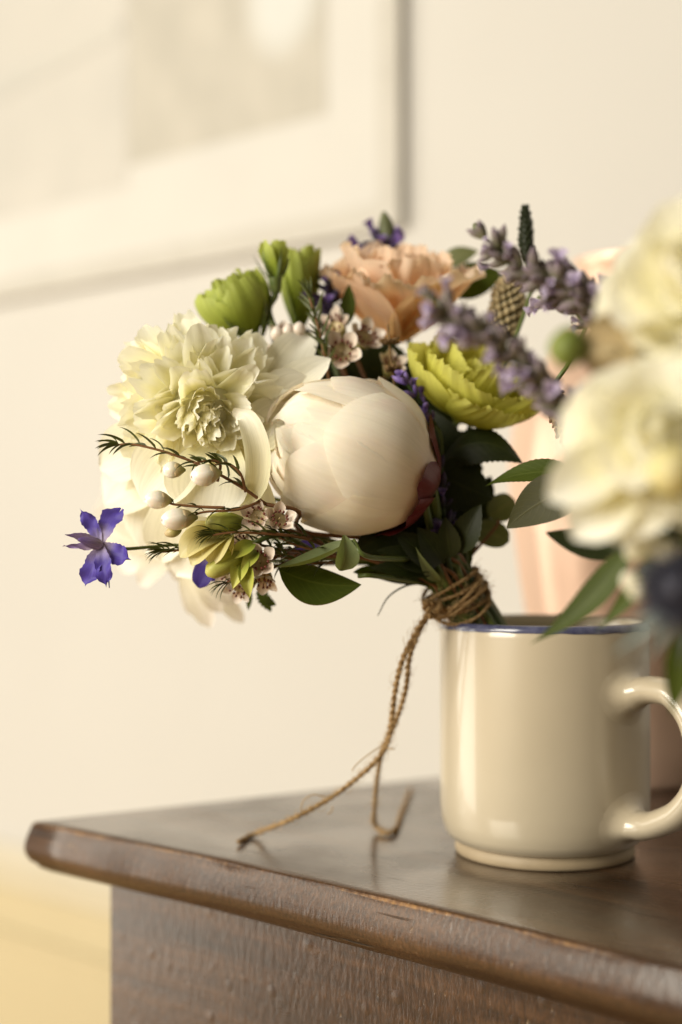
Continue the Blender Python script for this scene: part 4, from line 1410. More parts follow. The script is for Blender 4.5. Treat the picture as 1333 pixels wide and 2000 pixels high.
# ---------------------------------------------------------------- freesia
t = thing('freesia', 'cream yellow freesia bloom with green buds beneath the white peony petals', 'freesia', P(420, 1070, 0.50), GA)
fb = P(452, 1045, 0.503)
for i, (tp, w, d) in enumerate([((352, 1088), 62, .500), ((375, 1105), 58, .496), ((415, 1105), 60, .494), ((358, 1060), 52, .505), ((440, 1098), 46, .497)]):
    blade('petal', t, MAT['freesia'], fb + Vector((0, -0.0003 * i, 0)), P(*tp, d), w * 0.5 / F, normal=D(-0.3, 0.5, 0.8), shape='petal', seed=200 + i, bend=0.16, fold=0.55, nu=9, base=0.35)
pod('bud', t, MAT['bud_green'], P(485, 1070, 0.500), P(404, 1122, 0.495), 0.0040, prof=lambda q: 0.35 + 0.65 * math.sin(math.pi * (0.05 + 0.87 * q)) ** 0.8 if q < 0.97 else 0.25)
pod('bud', t, MAT['bud_green'], P(475, 1020, 0.505), P(402, 1022, 0.500), 0.0040, prof=lambda q: 0.3 + 0.7 * math.sin(math.pi * (0.05 + 0.87 * q)) ** 0.8 if q < 0.97 else 0.25)
for i, (a, b, w) in enumerate([((500, 1060), (440, 1095), 30), ((480, 1085), (455, 1150), 34), ((478, 1095), (488, 1168), 30), ((505, 1075), (470, 1118), 26)]):
    blade('bract', t, MAT['bud_green'], P(*a, 0.499), P(*b, 0.496), w * 0.5 / F, shape='ovate', seed=220 + i, bend=0.12, fold=0.8, nu=7)
stem_to_tie(t, P(495, 1060, 0.505), D(-0.8, -0.2, 0.3), 0.0011, mids=[P(640, 1085, 0.535)])

# small green tips hanging under the flowers
for i, (a, b, w, d, lab) in enumerate([((505, 1150), (530, 1195), 30, .545, 'small lobed green leaf tip hanging under the lowest wax flower'),
                                       ((490, 1155), (485, 1192), 14, .545, 'thin green leaf tip hanging beside the drooping white petals')]):
    t = thing('leaf_tip', lab, 'leaf', P(*a, d), GA)
    blade('leaf', t, MAT['leaf'], P(*a, d), P(*b, d), w * d / F, shape='ovate', seed=i, bend=0.1, serr=1, serr_a=0.2)
    if i == 0:
        blade('leaf', t, MAT['leaf'], P(512, 1170, d), P(540, 1182, d), 18 * d / F, shape='ovate', seed=i + 4, bend=0.1)
    stem_to_tie(t, P(*a, d), D(-0.5, -0.8, 0), 0.0007)

# ---------------------------------------------------------------- leaves of the tied bouquet


def leafy(name, lab, items, mat, stem_from=None, stem_ax=None, smat='stem', r=0.001, group=GA, to_b=False, cat='leaf'):
    b0 = P(*items[0][0])
    t = thing(name, lab, cat, b0, group)
    for i, it in enumerate(items):
        a, b, w, nr, kw = it
        d = (a[2] + b[2]) / 2
        blade('leaf', t, kw.pop('mat', MAT[mat]), P(*a), P(*b), w * d / F, normal=nr, seed=i + 1, **kw)
    s0 = P(*(stem_from or items[0][0]))
    ax = stem_ax or (P(*items[0][1]) - P(*items[0][0]))
    (stem_to_b if to_b else stem_to_tie)(t, s0, ax, r, smat)
    return t


leafy('broad_leaf', 'broad glossy green leaf with reddish edge hanging beneath the blush bud',
      [((545, 1112, .508), (706, 1142, .512), 92, D(0.1, 0.55, 0.8), dict(shape='ovate', bend=-0.06, fold=-0.25, nv=20, nu=9, side=-0.05))],
      'leaf', (700, 1125, .515), D(-1, 0, 0), 'stem')
t = thing('curled_leaf', 'pale curled leaf rolled over above the broad glossy leaf', 'leaf', P(690, 1060, 0.508), GA)
blade('leaf', t, MAT['leaf_pale'], P(690, 1055, 0.505), P(540, 1108, 0.500), 40 * 0.5 / F, normal=D(0.1, 0.9, 0.3), shape='ovate', bend=-0.10, fold=0.9, nv=18, nu=9)
blade('leaf', t, MAT['leaf_pale'], P(672, 1045, 0.504), P(665, 1115, 0.503), 52 * 0.5 / F, normal=D(0.5, 0.1, 0.9), shape='petal', bend=0.2, fold=0.5, nv=12, nu=9)
stem_to_tie(t, P(690, 1055, 0.505), D(-0.5, 0.5, 0), 0.001)

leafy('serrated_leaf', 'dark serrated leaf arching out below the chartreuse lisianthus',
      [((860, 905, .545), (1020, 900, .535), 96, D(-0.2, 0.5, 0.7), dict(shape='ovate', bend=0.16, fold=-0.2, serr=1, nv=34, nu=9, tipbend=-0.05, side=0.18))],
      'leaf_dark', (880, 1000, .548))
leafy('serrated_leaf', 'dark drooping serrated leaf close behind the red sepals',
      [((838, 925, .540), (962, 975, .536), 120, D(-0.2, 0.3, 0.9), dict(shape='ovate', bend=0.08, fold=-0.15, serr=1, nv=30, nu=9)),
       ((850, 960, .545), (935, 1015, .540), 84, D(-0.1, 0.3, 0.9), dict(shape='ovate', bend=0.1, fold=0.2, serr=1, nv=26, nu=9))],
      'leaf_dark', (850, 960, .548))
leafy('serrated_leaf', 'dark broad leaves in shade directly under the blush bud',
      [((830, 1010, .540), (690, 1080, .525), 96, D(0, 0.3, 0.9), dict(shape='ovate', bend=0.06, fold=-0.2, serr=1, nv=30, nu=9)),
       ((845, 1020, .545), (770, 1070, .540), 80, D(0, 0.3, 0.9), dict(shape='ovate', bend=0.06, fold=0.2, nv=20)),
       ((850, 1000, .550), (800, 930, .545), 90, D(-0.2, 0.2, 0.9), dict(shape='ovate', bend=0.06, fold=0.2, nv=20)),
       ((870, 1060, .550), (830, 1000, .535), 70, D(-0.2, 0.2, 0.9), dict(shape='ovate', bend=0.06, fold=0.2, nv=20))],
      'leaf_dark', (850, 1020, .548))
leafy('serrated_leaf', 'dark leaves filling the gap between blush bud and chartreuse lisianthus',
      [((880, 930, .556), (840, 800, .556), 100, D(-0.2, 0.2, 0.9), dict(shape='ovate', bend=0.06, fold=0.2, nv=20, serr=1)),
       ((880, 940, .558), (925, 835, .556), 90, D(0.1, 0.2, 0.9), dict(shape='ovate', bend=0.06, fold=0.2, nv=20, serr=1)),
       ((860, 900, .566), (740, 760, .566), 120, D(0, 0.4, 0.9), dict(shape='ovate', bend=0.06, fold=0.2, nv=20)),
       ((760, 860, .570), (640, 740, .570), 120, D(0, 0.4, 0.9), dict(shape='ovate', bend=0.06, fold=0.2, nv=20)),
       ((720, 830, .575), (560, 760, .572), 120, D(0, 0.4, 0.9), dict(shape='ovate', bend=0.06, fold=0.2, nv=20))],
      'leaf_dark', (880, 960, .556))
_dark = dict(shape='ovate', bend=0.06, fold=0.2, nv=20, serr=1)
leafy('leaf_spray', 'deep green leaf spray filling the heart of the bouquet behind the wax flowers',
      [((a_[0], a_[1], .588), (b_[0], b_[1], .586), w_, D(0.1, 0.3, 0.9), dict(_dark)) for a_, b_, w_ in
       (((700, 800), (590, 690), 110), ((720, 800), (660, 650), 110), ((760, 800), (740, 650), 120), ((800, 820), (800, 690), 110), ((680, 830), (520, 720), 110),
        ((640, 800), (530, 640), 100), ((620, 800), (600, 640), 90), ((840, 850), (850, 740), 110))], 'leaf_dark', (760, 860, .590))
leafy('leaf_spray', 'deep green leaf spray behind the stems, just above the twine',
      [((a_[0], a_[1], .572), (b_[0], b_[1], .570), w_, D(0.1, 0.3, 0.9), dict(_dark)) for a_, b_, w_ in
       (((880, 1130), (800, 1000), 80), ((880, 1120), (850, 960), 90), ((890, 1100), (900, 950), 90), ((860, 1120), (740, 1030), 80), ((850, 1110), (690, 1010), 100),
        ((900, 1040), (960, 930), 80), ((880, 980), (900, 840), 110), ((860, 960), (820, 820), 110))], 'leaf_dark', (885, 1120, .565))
leafy('narrow_leaf', 'narrow olive leaves fanning out left of the twine, under the bouquet',
      [((835, 1130, .545), (695, 1098, .530), 34, D(0, 0.4, 0.8), dict(shape='lance', bend=0.06, fold=0.4, mat=MAT['leaf'])),
       ((830, 1135, .545), (700, 1115, .527), 30, D(0, 0.5, 0.8), dict(shape='lance', bend=-0.05, fold=0.4, mat=MAT['leaf_olive'])),
       ((850, 1140, .540), (760, 1070, .530), 36, D(-0.2, 0.2, 0.9), dict(shape='lance', bend=0.05, fold=0.4, mat=MAT['leaf_olive'])),
       ((855, 1140, .538), (790, 1062, .527), 30, D(-0.3, 0.2, 0.9), dict(shape='lance', bend=0.06, fold=0.5, mat=MAT['leaf'])),
       ((860, 1135, .535), (812, 1068, .520), 24, D(-0.4, 0.2, 0.9), dict(shape='lance', bend=0.1, fold=0.5, mat=MAT['leaf_pale'])),
       ((740, 1110, .535), (690, 1118, .530), 26, D(0, 0.6, 0.7), dict(shape='ovate', bend=-0.1, fold=0.3, mat=MAT['leaf']))],
      'leaf_olive', (845, 1135, .545), D(-0.7, 0.5, 0))
leafy('round_leaf', 'two round grey green eucalyptus leaves on a thin reddish stalk beside the tie',
      [((925, 1030, .560), (995, 1058, .556), 58, D(0.1, 0.3, 0.9), dict(shape='round', bend=0.05, fold=0.1)),
       ((955, 1010, .562), (1005, 975, .566), 55, D(0.2, 0.2, 0.9), dict(shape='round', bend=0.05, fold=0.15))],
      'leaf_euc', (975, 1015, .556), D(0.5, 1, 0), 'stem_brown', 0.0007)
leafy('narrow_leaf', 'twisted green leaf pair poking up between round leaves and dark foliage',
      [((915, 1115, .545), (905, 1010, .545), 18, D(0.5, 0.1, 0.8), dict(shape='lance', bend=0.05, fold=0.5)),
       ((900, 1035, .543), (885, 1010, .538), 26, D(0.3, 0.4, 0.9), dict(shape='ovate', bend=0.1, fold=0.6, mat=MAT['leaf_pale']))],
      'leaf', (915, 1110, .548))
leafy('small_leaf', 'small dark green leaf peeking out beyond the creamy peony',
      [((255, 815, .560), (235, 748, .565), 34, D(-0.3, 0.2, 0.9), dict(shape='ovate', bend=0.08, fold=0.2))], 'leaf', (265, 830, .562))
leafy('oval_leaf', 'oval olive green leaf behind the peach lisianthus and grey lavender',
      [((870, 570, .600), (985, 535, .600), 78, D(0.1, 0.3, 0.9), dict(shape='ovate', bend=0.1, fold=0.15)),
       ((862, 520, .606), (935, 490, .606), 44, D(0.1, 0.5, 0.9), dict(shape='ovate', bend=0.1, fold=0.15, mat=MAT['leaf_euc']))], 'leaf', (870, 575, .602))
leafy('oval_leaf', 'small upright green leaf against the peach lisianthus petals',
      [((672, 640, .562), (682, 555, .562), 32, D(0.3, 0.1, 0.9), dict(shape='ovate', bend=0.08, fold=0.25))], 'leaf', (670, 660, .566))
leafy('long_leaf', 'long mid green leaf stretching out from behind the foreground cream petals',
      [((1130, 925, .500), (948, 950, .520), 62, D(0, 0.55, 0.7), dict(shape='lance', bend=0.10, fold=0.2, serr=1, nv=34, serr_a=0.03)),],
      'leaf', (1130, 925, .500), None, 'stem', 0.001, GB, True)
leafy('broad_leaf', 'broad olive brown leaf with pointed tip hanging beside the cream flower',
      [((1150, 950, .478), (990, 1032, .482), 96, D(-0.1, 0.3, 0.9), dict(shape='ovate', bend=-0.04, fold=0.1, nv=22, side=-0.10))],
      'leaf_olive', (1150, 950, .478), None, 'stem', 0.001, GB, True)
leafy('broad_leaf', 'glossy green leaf tucked under the lowest cream petal',
      [((1235, 1075, .445), (1066, 1040, .452), 74, D(0.1, 0.5, 0.8), dict(shape='ovate', bend=-0.08, fold=0.2, nv=22))],
      'leaf_dark', (1235, 1075, .445), None, 'stem', 0.001, GB, True)
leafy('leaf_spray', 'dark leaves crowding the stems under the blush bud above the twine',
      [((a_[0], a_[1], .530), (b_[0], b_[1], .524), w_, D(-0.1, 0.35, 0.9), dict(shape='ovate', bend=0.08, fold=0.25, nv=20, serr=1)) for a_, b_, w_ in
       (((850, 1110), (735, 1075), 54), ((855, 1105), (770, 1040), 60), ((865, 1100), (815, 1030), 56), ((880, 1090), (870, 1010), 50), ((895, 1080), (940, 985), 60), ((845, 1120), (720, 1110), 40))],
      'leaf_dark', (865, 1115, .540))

t = thing('grass_blade', 'thin curved green tendril hanging beside the twine knot', 'tendril', P(845, 1135, 0.543), GA)
add('blade', tube(smooth_path([P(850, 1140, 0.545), P(800, 1142, 0.54), P(760, 1165, 0.538), P(738, 1203, 0.537)], 16), lambda q: 0.0006 * (1 - 0.7 * q), 6), MAT['stem_dark'], t)

# bare stems that only show between the flowers and the tie
t = thing('cut_stem', 'pale green bare stem rising from the tie past the red sepals', 'stem', P(826, 950, 0.53), GA)
stem_to_tie(t, P(822, 940, 0.528), D(-0.2, 1, 0), 0.0016)
for i in range(7):
    a = P(770 + 22 * i, 1010 + 8 * (i % 3), 0.535 + 0.004 * (i % 4))
    t = thing('cut_stem', 'bare green stem in the bundle held by the twine', 'stem', a, 'bare stems in the tied bundle')
    stem_to_tie(t, a, D(-0.5 + 0.1 * i, 1, 0.1), 0.0016 + 0.0004 * (i % 2), ('stem', 'stem_dark', 'stem_brown')[i % 3])

# ---------------------------------------------------------------- lavender and other spikes


def spike(t, pts, whorls, R, calL, seed, calyx='lav_calyx', corolla='lav_petal', cor_p=0.35, per=6, smat='stem', r=0.0009, gap0=0.0, leafp=0.0):
    rng = random.Random(seed)
    path = smooth_path(pts, 40)
    add('stalk', tube(path, lambda q: r * (1.1 - 0.5 * q), 6), MAT[smat], t)
    fr = frames_along(path)
    cal = cached(('cal', round(calL * 1e5)), lambda: pod_mesh(calL, calL * 0.19, lambda q: (0.35 + 0.65 * math.sin(math.pi * (0.08 + 0.75 * q))) * (1 - 0.75 * max(0, q - 0.7) / 0.3), 8, rings=9))
    cor = cached(('cor', round(calL * 1e5)), lambda: petal_mesh(calL * 0.6, calL * 0.45, 0.2, 1.2, cup=0.8, ruf=0.06, rf=1.3, base=0.4, vm=0.6, drop=0.3, seed=5, nu=7, nv=6))
    for w in range(whorls):
        q = gap0 + (1 - gap0) * (w + 0.3) / whorls
        x = q * 39
        j = min(int(x), 38)
        p = path[j].lerp(path[j + 1], x - j)
        tg, n_, b_ = fr[j]
        env = (0.75 + 0.5 * math.sin(math.pi * min(1, q * 0.9 + 0.1)))
        for k in range(per):
            a = k * 2 * math.pi / per + w * 0.7 + rng.uniform(-0.3, 0.3)
            sp = rng.uniform(0.35, 1.25) if q < 0.92 else rng.uniform(0.1, 0.5)
            d = (tg * math.cos(sp) + (n_ * math.cos(a) + b_ * math.sin(a)) * math.sin(sp)).normalized()
            s = env * rng.uniform(0.6, 1.25)
            M = frame(p + d * R * 0.12, d, rng.uniform(0, 6)) @ Matrix.Scale(s, 4)
            fo = add('floret', cal, MAT[calyx], t, M)
            if corolla and rng.random() < cor_p:
                for kk in range(3):
                    add('petal', cor, MAT[corolla], fo, frame(p + d * (R * 0.12 + calL * 0.85 * s), d, kk * 2.09 + rng.random()) @ Matrix.Scale(s, 4))
    return path


t = thing('lavender', 'grey purple lavender spike leaning across the chartreuse lisianthus', 'lavender', P(1090, 820, 0.43), GB)
spike(t, [P(1120, 860, 0.412), P(1085, 780, 0.410), P(1000, 695, 0.408), P(920, 640, 0.407), P(836, 578, 0.408)], 14, 0.005, 0.0062, 7, cor_p=0.28, per=11, gap0=0.04)
stem_to_b(t, P(1120, 860, 0.412), D(-0.6, 0.7, 0.1))
t = thing('lavender', 'grey purple lavender spike reaching highest, beside the dark green spike', 'lavender', P(1190, 640, 0.455), GB)
spike(t, [P(1200, 655, 0.435), P(1150, 590, 0.435), P(1090, 555, 0.436), P(1010, 520, 0.438), P(935, 452, 0.440)], 13, 0.005, 0.0066, 8, cor_p=0.16, per=11, gap0=0.0)
pod('green_tip', t, MAT['leaf_euc'], P(945, 462, 0.460), P(926, 436, 0.460), 0.0018)
stem_to_b(t, P(1200, 655, 0.435), D(-0.6, 0.7, 0.1))
t = thing('lavender', 'shorter lavender cluster between the two long lavender spikes', 'lavender', P(1130, 600, 0.46), GB)
spike(t, [P(1160, 640, 0.462), P(1110, 600, 0.462), P(1050, 580, 0.464)], 4, 0.005, 0.0068, 9, cor_p=0.5, per=7)
stem_to_b(t, P(1160, 640, 0.462), D(-0.6, 0.5, 0.1))

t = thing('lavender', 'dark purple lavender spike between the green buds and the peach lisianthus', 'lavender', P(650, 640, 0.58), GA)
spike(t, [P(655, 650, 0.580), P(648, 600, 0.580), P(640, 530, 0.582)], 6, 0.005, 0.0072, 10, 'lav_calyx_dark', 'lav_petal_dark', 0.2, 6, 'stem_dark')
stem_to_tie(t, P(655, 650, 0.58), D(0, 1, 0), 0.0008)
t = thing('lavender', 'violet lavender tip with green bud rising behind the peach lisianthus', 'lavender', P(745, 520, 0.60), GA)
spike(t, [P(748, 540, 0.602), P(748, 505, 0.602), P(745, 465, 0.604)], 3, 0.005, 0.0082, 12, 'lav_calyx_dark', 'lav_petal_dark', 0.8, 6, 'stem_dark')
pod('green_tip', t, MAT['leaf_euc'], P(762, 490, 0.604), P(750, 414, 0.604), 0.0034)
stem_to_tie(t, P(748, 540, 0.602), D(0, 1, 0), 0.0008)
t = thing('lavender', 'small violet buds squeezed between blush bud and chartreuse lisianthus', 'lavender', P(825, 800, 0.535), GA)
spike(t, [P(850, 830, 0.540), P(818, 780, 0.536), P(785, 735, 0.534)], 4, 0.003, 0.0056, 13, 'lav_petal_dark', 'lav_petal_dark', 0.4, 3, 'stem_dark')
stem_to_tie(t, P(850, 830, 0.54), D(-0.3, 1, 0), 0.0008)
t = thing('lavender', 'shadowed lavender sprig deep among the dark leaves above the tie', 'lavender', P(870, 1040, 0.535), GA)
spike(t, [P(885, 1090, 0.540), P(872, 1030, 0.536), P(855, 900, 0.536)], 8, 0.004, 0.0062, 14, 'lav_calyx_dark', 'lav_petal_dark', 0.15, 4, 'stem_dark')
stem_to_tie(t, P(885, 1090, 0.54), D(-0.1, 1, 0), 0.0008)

# dark green veronica spike and the tan one under it


def cone_spike(t, base, tip, r, n, size, mat, mat2, seed, part='bud'):
    rng = random.Random(seed)
    ax = tip - base
    M0 = frame(base, ax)
    L = ax.length
    add('core', pod_mesh(L, r * 0.72, lambda q: (0.75 + 0.25 * math.sin(math.pi * q)) * (1 - q ** 4) + 0.05, 12), mat2, t, M0)
    g = cached(('gr', round(size * 1e5)), lambda: pod_mesh(size, size * 0.36, n=7, rings=6))
    for i in range(n):
        q = (i + 0.5) / n
        a = i * 2.39996
        rr = r * 0.62 * ((0.8 + 0.2 * math.sin(math.pi * q)) * (1 - q ** 4) + 0.05)
        p = Vector((rr * math.cos(a), rr * math.sin(a), q * L))
        d = Vector((math.cos(a) * 0.8, math.sin(a) * 0.8, 0.75))
        add(part, g, mat, t, M0 @ frame(p, d, rng.random() * 6) @ Matrix.Scale(rng.uniform(0.8, 1.2), 4))


t = thing('veronica_spike', 'upright dark green pointed spike standing above the lavender', 'flower spike', P(1028, 500, 0.560), GA)
cone_spike(t, P(1030, 512, 0.560), P(1026, 404, 0.560), 0.0032, 110, 0.0017, MAT['leaf_dark'], MAT['leaf_dark'], 3)
stem_to_tie(t, P(1030, 512, 0.56), D(0, 1, 0), 0.0009)
t = thing('veronica_spike', 'tan beaded flower spike behind the lavender spikes', 'flower spike', P(980, 640, 0.575), GA)
cone_spike(t, P(975, 660, 0.575), P(1005, 535, 0.575), 0.0078, 120, 0.0034, MAT['tan'], MAT['leaf_dark'], 4)
stem_to_tie(t, P(975, 660, 0.575), D(0.2, 1, 0), 0.0009)
t = thing('veronica_spike', 'hanging beaded spike of tiny brown buds against the copper vase', 'flower spike', P(1050, 790, 0.50), GB)
cone_spike(t, P(1075, 760, 0.500), P(1125, 885, 0.500), 0.0052, 90, 0.0019, MAT['brown'], MAT['tan'], 6)
stem_to_b(t, P(1075, 760, 0.50), D(-0.5, -0.5, 0), 0.0008)
t = thing('dried_seed_head', 'dried brown seed heads on a thin stalk beside the chartreuse lisianthus', 'seed head', P(765, 730, 0.540), GA)
add('stalk', tube(smooth_path([P(772, 760, 0.542), P(764, 700, 0.540), P(758, 634, 0.540)], 12), 0.0005, 6), MAT['brown'], t)
for (x, y) in ((760, 668), (768, 722)):
    rngx = random.Random(x)
    for k in range(14):
        a = k * 2.4
        b0 = P(x, y, 0.540)
        pod('seed', t, MAT['brown'], b0, b0 + Vector((math.cos(a), math.sin(a), rngx.uniform(-0.2, 0.5))) * 0.0042 * rngx.uniform(0.7, 1.1), 0.0008, n=6, rings=6)
stem_to_tie(t, P(772, 760, 0.542), D(0, 1, 0), 0.0007, 'stem_brown')

# ---------------------------------------------------------------- foreground cream flowers of the loose bouquet
CFA = P(1385, 615, 0.360)
t = thing('cream_flower', 'full cream double flower at the top of the loose bouquet', 'cream flower', CFA, GB)
double_flower(t, CFA, D(-0.35, 0.45, 0.75), 0.0268, 30, MAT['cream'], MAT['cream'], 41, guards=5, guard_L=1.2, th_max=1.8, widths=(0.9, 1.35), jag=0.02)
blade('outer_petal', t, MAT['cream'], P(1320, 520, 0.375), P(1288, 408, 0.376), 60 * 0.37 / F, shape='petal', bend=0.1, fold=0.4, nu=9, seed=3)
blade('outer_petal', t, MAT['cream'], P(1340, 560, 0.375), P(1330, 420, 0.378), 90 * 0.37 / F, shape='petal', bend=0.1, fold=0.4, nu=9, seed=4)
blade('outer_petal', t, MAT['cream'], P(1310, 540, 0.370), P(1245, 465, 0.372), 50 * 0.37 / F, shape='petal', bend=0.1, fold=0.4, nu=9, seed=5)
for i, (a, b, w) in enumerate([((1330, 690), (1170, 640), 110), ((1330, 700), (1185, 770), 120), ((1340, 720), (1240, 800), 120), ((1350, 720), (1320, 810), 120)]):
    blade('outer_petal', t, MAT['cream'], P(*a, 0.362), P(*b, 0.366 + 0.002 * i), w * 0.36 / F, shape='petal', bend=0.14, fold=0.4, ruf=0.04, nu=11, seed=30 + i, base=0.35)
stem_to_b(t, CFA, D(-0.35, 0.45, 0.75), 0.0018)
CFB = P(1300, 870, 0.350)
t = thing('cream_flower', 'cream flower with broad drooping lower petals and golden heart, over the thistle', 'cream flower', CFB, GB)
double_flower(t, CFB, D(-0.25, 0.15, 0.9), 0.0242, 26, MAT['cream'], MAT['cream'], 43, guards=6, guard_L=1.15, th_max=1.75, widths=(0.95, 1.4), jag=0.02)
for i, (a, b, w) in enumerate([((1250, 880), (1070, 975), 110), ((1255, 900), (1120, 1052), 120), ((1270, 900), (1215, 1055), 120), ((1240, 850), (1098, 820), 110), ((1300, 900), (1330, 1010), 110)]):
    blade('outer_petal', t, MAT['cream'], P(*a, 0.350), P(*b, 0.342 + 0.003 * i), w * 0.35 / F, shape='petal', bend=0.16, fold=0.5, nu=11, seed=20 + i, base=0.35)
pod('golden_heart', t, MAT['freesia'], P(1322, 925, 0.328), P(1312, 915, 0.316), 0.0060)
stem_to_b(t, CFB, D(-0.25, 0.15, 0.9), 0.0018)
t = thing('tan_flower', 'small tan flower with a green centre tip beside the cream flowers', 'small flower', P(1190, 690, 0.355), GB)
pod('green_tip', t, MAT['bud_tip'], P(1150, 684, 0.350), P(1072, 676, 0.352), 0.0052, lobes=5, lob=0.06)
for i in range(7):
    blade('petal', t, MAT['tan'], P(1118, 684, 0.354), P(1225 + 20 * math.cos(i), 695 + 60 * math.sin(i * 0.9), 0.350 + 0.004 * (i % 4)), 70 * 0.35 / F, shape='petal', bend=0.15, fold=0.5, seed=i)
stem_to_b(t, P(1150, 686, 0.356), D(-1, 0, 0), 0.001)
t = thing('white_bud', 'pair of small white buds just above the thistle', 'flower bud', P(1265, 1075, 0.35), GB)
for k, (x, y) in enumerate(((1243, 1078), (1272, 1070), (1298, 1080), (1232, 1140), (1246, 1158))):
    pod('bud', t, MAT['guard'], P(x + 8, y + 12, 0.352), P(x - 6, y - 20, 0.348), 0.0024 if k > 2 else 0.0032)
stem_to_b(t, P(1270, 1090, 0.352), D(-0.5, 0.5, 0.2), 0.001)

# thistle
TH = P(1325, 1150, 0.330)
t = thing('thistle', 'dark slate blue thistle head with spiky grey bracts', 'thistle', TH, GB)
TR = 0.0062
axT = D(-0.3, 0.1, 0.9)
add('head', pod_mesh(TR * 2.4, TR * 0.92, n=16), MAT['thistle'], t, frame(TH - axT * TR * 1.2, axT))
sp_me = pod_mesh(0.0052, 0.0005, lambda q: 1 - 0.85 * q, 6, rings=4)
for i in range(170):
    zc = 1 - 1.85 * (i + 0.5) / 170
    a = i * 2.39996
    rr = math.sqrt(max(0, 1 - zc * zc))
    d = frame(Vector((0, 0, 0)), axT).to_3x3() @ Vector((rr * math.cos(a), rr * math.sin(a), zc))
    add('spine', sp_me, MAT['thistle'], t, frame(TH + d * TR * 0.85, d))
for i, (b, w) in enumerate([((1190, 1282), 22), ((1230, 1215), 22), ((1260, 1295), 24), ((1330, 1310), 26), ((1250, 1120), 20)]):
    blade('bract', t, MAT['thistle_bract'], TH + D(0.1, -0.3, -0.2) * TR * 0.6, P(*b, 0.338), w * 0.33 / F, shape='lance', bend=0.06, fold=0.5, seed=i)
stem_to_b(t, TH - axT * TR, axT, 0.0014)

# long leaves of the loose bouquet
leafy('long_leaf', 'long serrated green leaf hanging down over the mug rim',
      [((1235, 1060, .415), (1036, 1258, .425), 62, D(-0.4, 0.3, 0.8), dict(shape='lance', bend=-0.07, fold=0.25, serr=1, nv=40, serr_a=0.04, side=0.05))], 'leaf', (1235, 1060, .415), None, 'stem', 0.001, GB, True)
leafy('long_leaf', 'short curved green leaf tip touching the mug rim near its handle',
      [((1262, 1105, .400), (1165, 1232, .420), 40, D(-0.4, 0.3, 0.8), dict(shape='lance', bend=-0.1, fold=0.25, nv=24))], 'leaf', (1262, 1105, .400), None, 'stem', 0.001, GB, True)
leafy('long_leaf', 'dark pointed leaf hanging straight down in front of the mug handle',
      [((1345, 1215, .370), (1312, 1400, .378), 58, D(-0.3, 0.1, 0.9), dict(shape='lance', bend=0.05, fold=0.25, nv=24))], 'leaf', (1345, 1215, .370), None, 'stem', 0.001, GB, True)
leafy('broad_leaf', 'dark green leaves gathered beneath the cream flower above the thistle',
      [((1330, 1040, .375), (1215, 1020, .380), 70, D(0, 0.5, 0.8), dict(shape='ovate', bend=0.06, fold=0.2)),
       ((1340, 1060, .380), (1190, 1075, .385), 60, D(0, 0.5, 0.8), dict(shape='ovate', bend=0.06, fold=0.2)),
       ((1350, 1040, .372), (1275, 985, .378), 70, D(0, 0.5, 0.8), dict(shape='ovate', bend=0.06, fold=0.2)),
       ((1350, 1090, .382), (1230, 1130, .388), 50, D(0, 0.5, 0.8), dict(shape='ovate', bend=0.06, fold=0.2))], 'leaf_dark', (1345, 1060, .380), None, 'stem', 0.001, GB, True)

# ---------------------------------------------------------------- twine
tw = thing('jute_twine', 'brown jute twine wound round the stems with two loose ends trailing on the wood', 'twine', P(745, 1632, 0.585))


def two_ply(path, r, pitch, n_per=9):
    """two strands twisted round each other"""
    fr = frames_along(path)
    s = 0
    A_, B_ = [], []
    for j, p in enumerate(path):
        if j:
            s += (p - path[j - 1]).length
        t_, n_, b_ = fr[j]
        a = 2 * math.pi * s / pitch
        o_ = (n_ * math.cos(a) + b_ * math.sin(a)) * r * 0.52
        A_.append(p + o_)
        B_.append(p - o_)
    return [(A_, r * 0.62, 7), (B_, r * 0.62, 7)]


rng = random.Random(77)
fibres = []


def fuzz(path, n, lmax, r0):
    fr = frames_along(path)
    for _ in range(n):
        j = rng.randrange(2, len(path) - 2)
        t_, n_, b_ = fr[j]
        a = rng.uniform(0, 6.28)
        o_ = n_ * math.cos(a) + b_ * math.sin(a)
        L_ = rng.uniform(0.25, 1) * lmax
        sgn = rng.choice((-1, 1))
        p0 = path[j] + o_ * r0 * 0.6
        p1_ = p0 + o_ * L_ * 0.5 + t_ * sgn * L_ * 0.5
        p2_ = p1_ + o_ * L_ * rng.uniform(-0.2, 0.4) + t_ * sgn * L_ * 0.5
        fibres.append((smooth_path([p0, p1_, p2_], 5), 0.00006, 3))


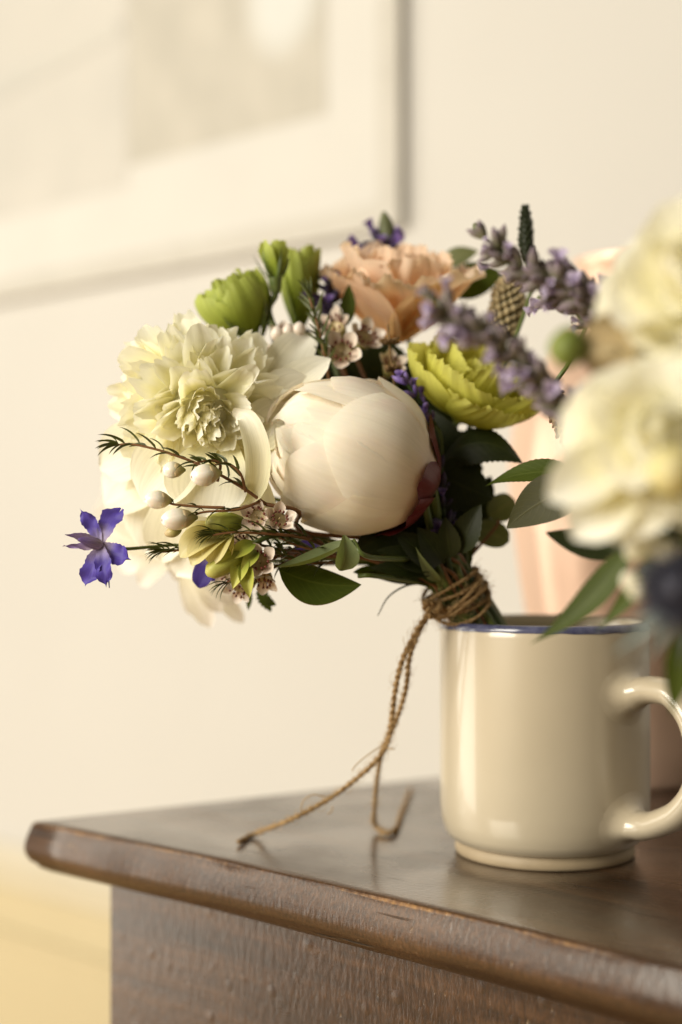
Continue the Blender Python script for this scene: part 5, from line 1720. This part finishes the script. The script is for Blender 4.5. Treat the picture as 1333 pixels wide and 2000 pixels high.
# wrap: six turns round the bundle
wr = []
TURN = 10
NW = 380
for j in range(NW):
    q = j / (NW - 1)
    a = q * TURN * 2 * math.pi + 0.7
    rr = 0.0108 + 0.0006 * math.sin(q * 37) + 0.0011 * math.sin(q * 9 + 1) ** 2
    off = (q - 0.5) * 0.0095 + 0.0030 * math.sin(a * 0.5 + 1) + 0.0018 * math.sin(a * 1.37)
    wr.append(TIE + BAX * off + (TACR * math.cos(a) + TDEP * math.sin(a) * 0.92) * rr)
add('wrap', many_tubes(two_ply(wr, 0.00085, 0.0046)), MAT['twine'], tw)
fuzz(wr, 700, 0.0055, 0.0010)
knot_p = P(845, 1188, 0.537)
kn = []
for j in range(60):
    q = j / 59 * 2 * math.pi
    kn.append(knot_p + Vector((math.sin(q) + 2 * math.sin(2 * q), 0.8 * -math.sin(3 * q), math.cos(q) - 2 * math.cos(2 * q))) * 0.0011)
add('knot', many_tubes(two_ply(kn, 0.0011, 0.0045)), MAT['twine'], tw)
fuzz(kn, 30, 0.004, 0.0011)


def on_table(px, py, h=0.0014):
    p = PT(px, py)
    return Vector((p.x, p.y, h))


tailA = [knot_p, P(815, 1232, 0.538), P(786, 1290, 0.541), P(772, 1350, 0.545), P(764, 1415, 0.549), P(752, 1462, 0.552), P(715, 1505, 0.555), P(640, 1562, 0.558), P(560, 1604, 0.560), on_table(500, 1636, 0.0018), on_table(466, 1652, 0.0014)]
tailB = [knot_p + Vector((0.001, 0.001, 0)), P(822, 1226, 0.541), P(800, 1285, 0.546), P(793, 1345, 0.551), P(772, 1412, 0.557), P(748, 1462, 0.562), P(737, 1520, 0.572), P(731, 1590, 0.584), on_table(733, 1625, 0.003), on_table(752, 1633, 0.0015), on_table(772, 1628, 0.0014),
         on_table(785, 1592, 0.0014), on_table(803, 1546, 0.0014)]
for tl, nm in ((tailA, 'loose_end'), (tailB, 'loose_end')):
    pa = smooth_path(tl, 150)
    add(nm, many_tubes(two_ply(pa, 0.00105, 0.0060)), MAT['twine'], tw)
    fuzz(pa, 320, 0.0045, 0.0012)
for pts in ([P(668, 1545, 0.556), P(640, 1556, 0.554), P(612, 1552, 0.553), P(592, 1566, 0.553), P(588, 1592, 0.556)],
            [P(650, 1575, 0.556), P(648, 1585, 0.555), P(640, 1590, 0.554)], [P(748, 1455, 0.550), P(725, 1470, 0.548), P(700, 1490, 0.546), P(688, 1505, 0.545)],
            [P(745, 1455, 0.55), P(760, 1462, 0.548), P(772, 1463, 0.547)]):
    fibres.append((smooth_path(pts, 14), 0.00022, 4))
fb_o = add('loose_fibres', many_tubes(fibres), MAT['fibre'], tw)
fb_o['kind'] = 'stuff'
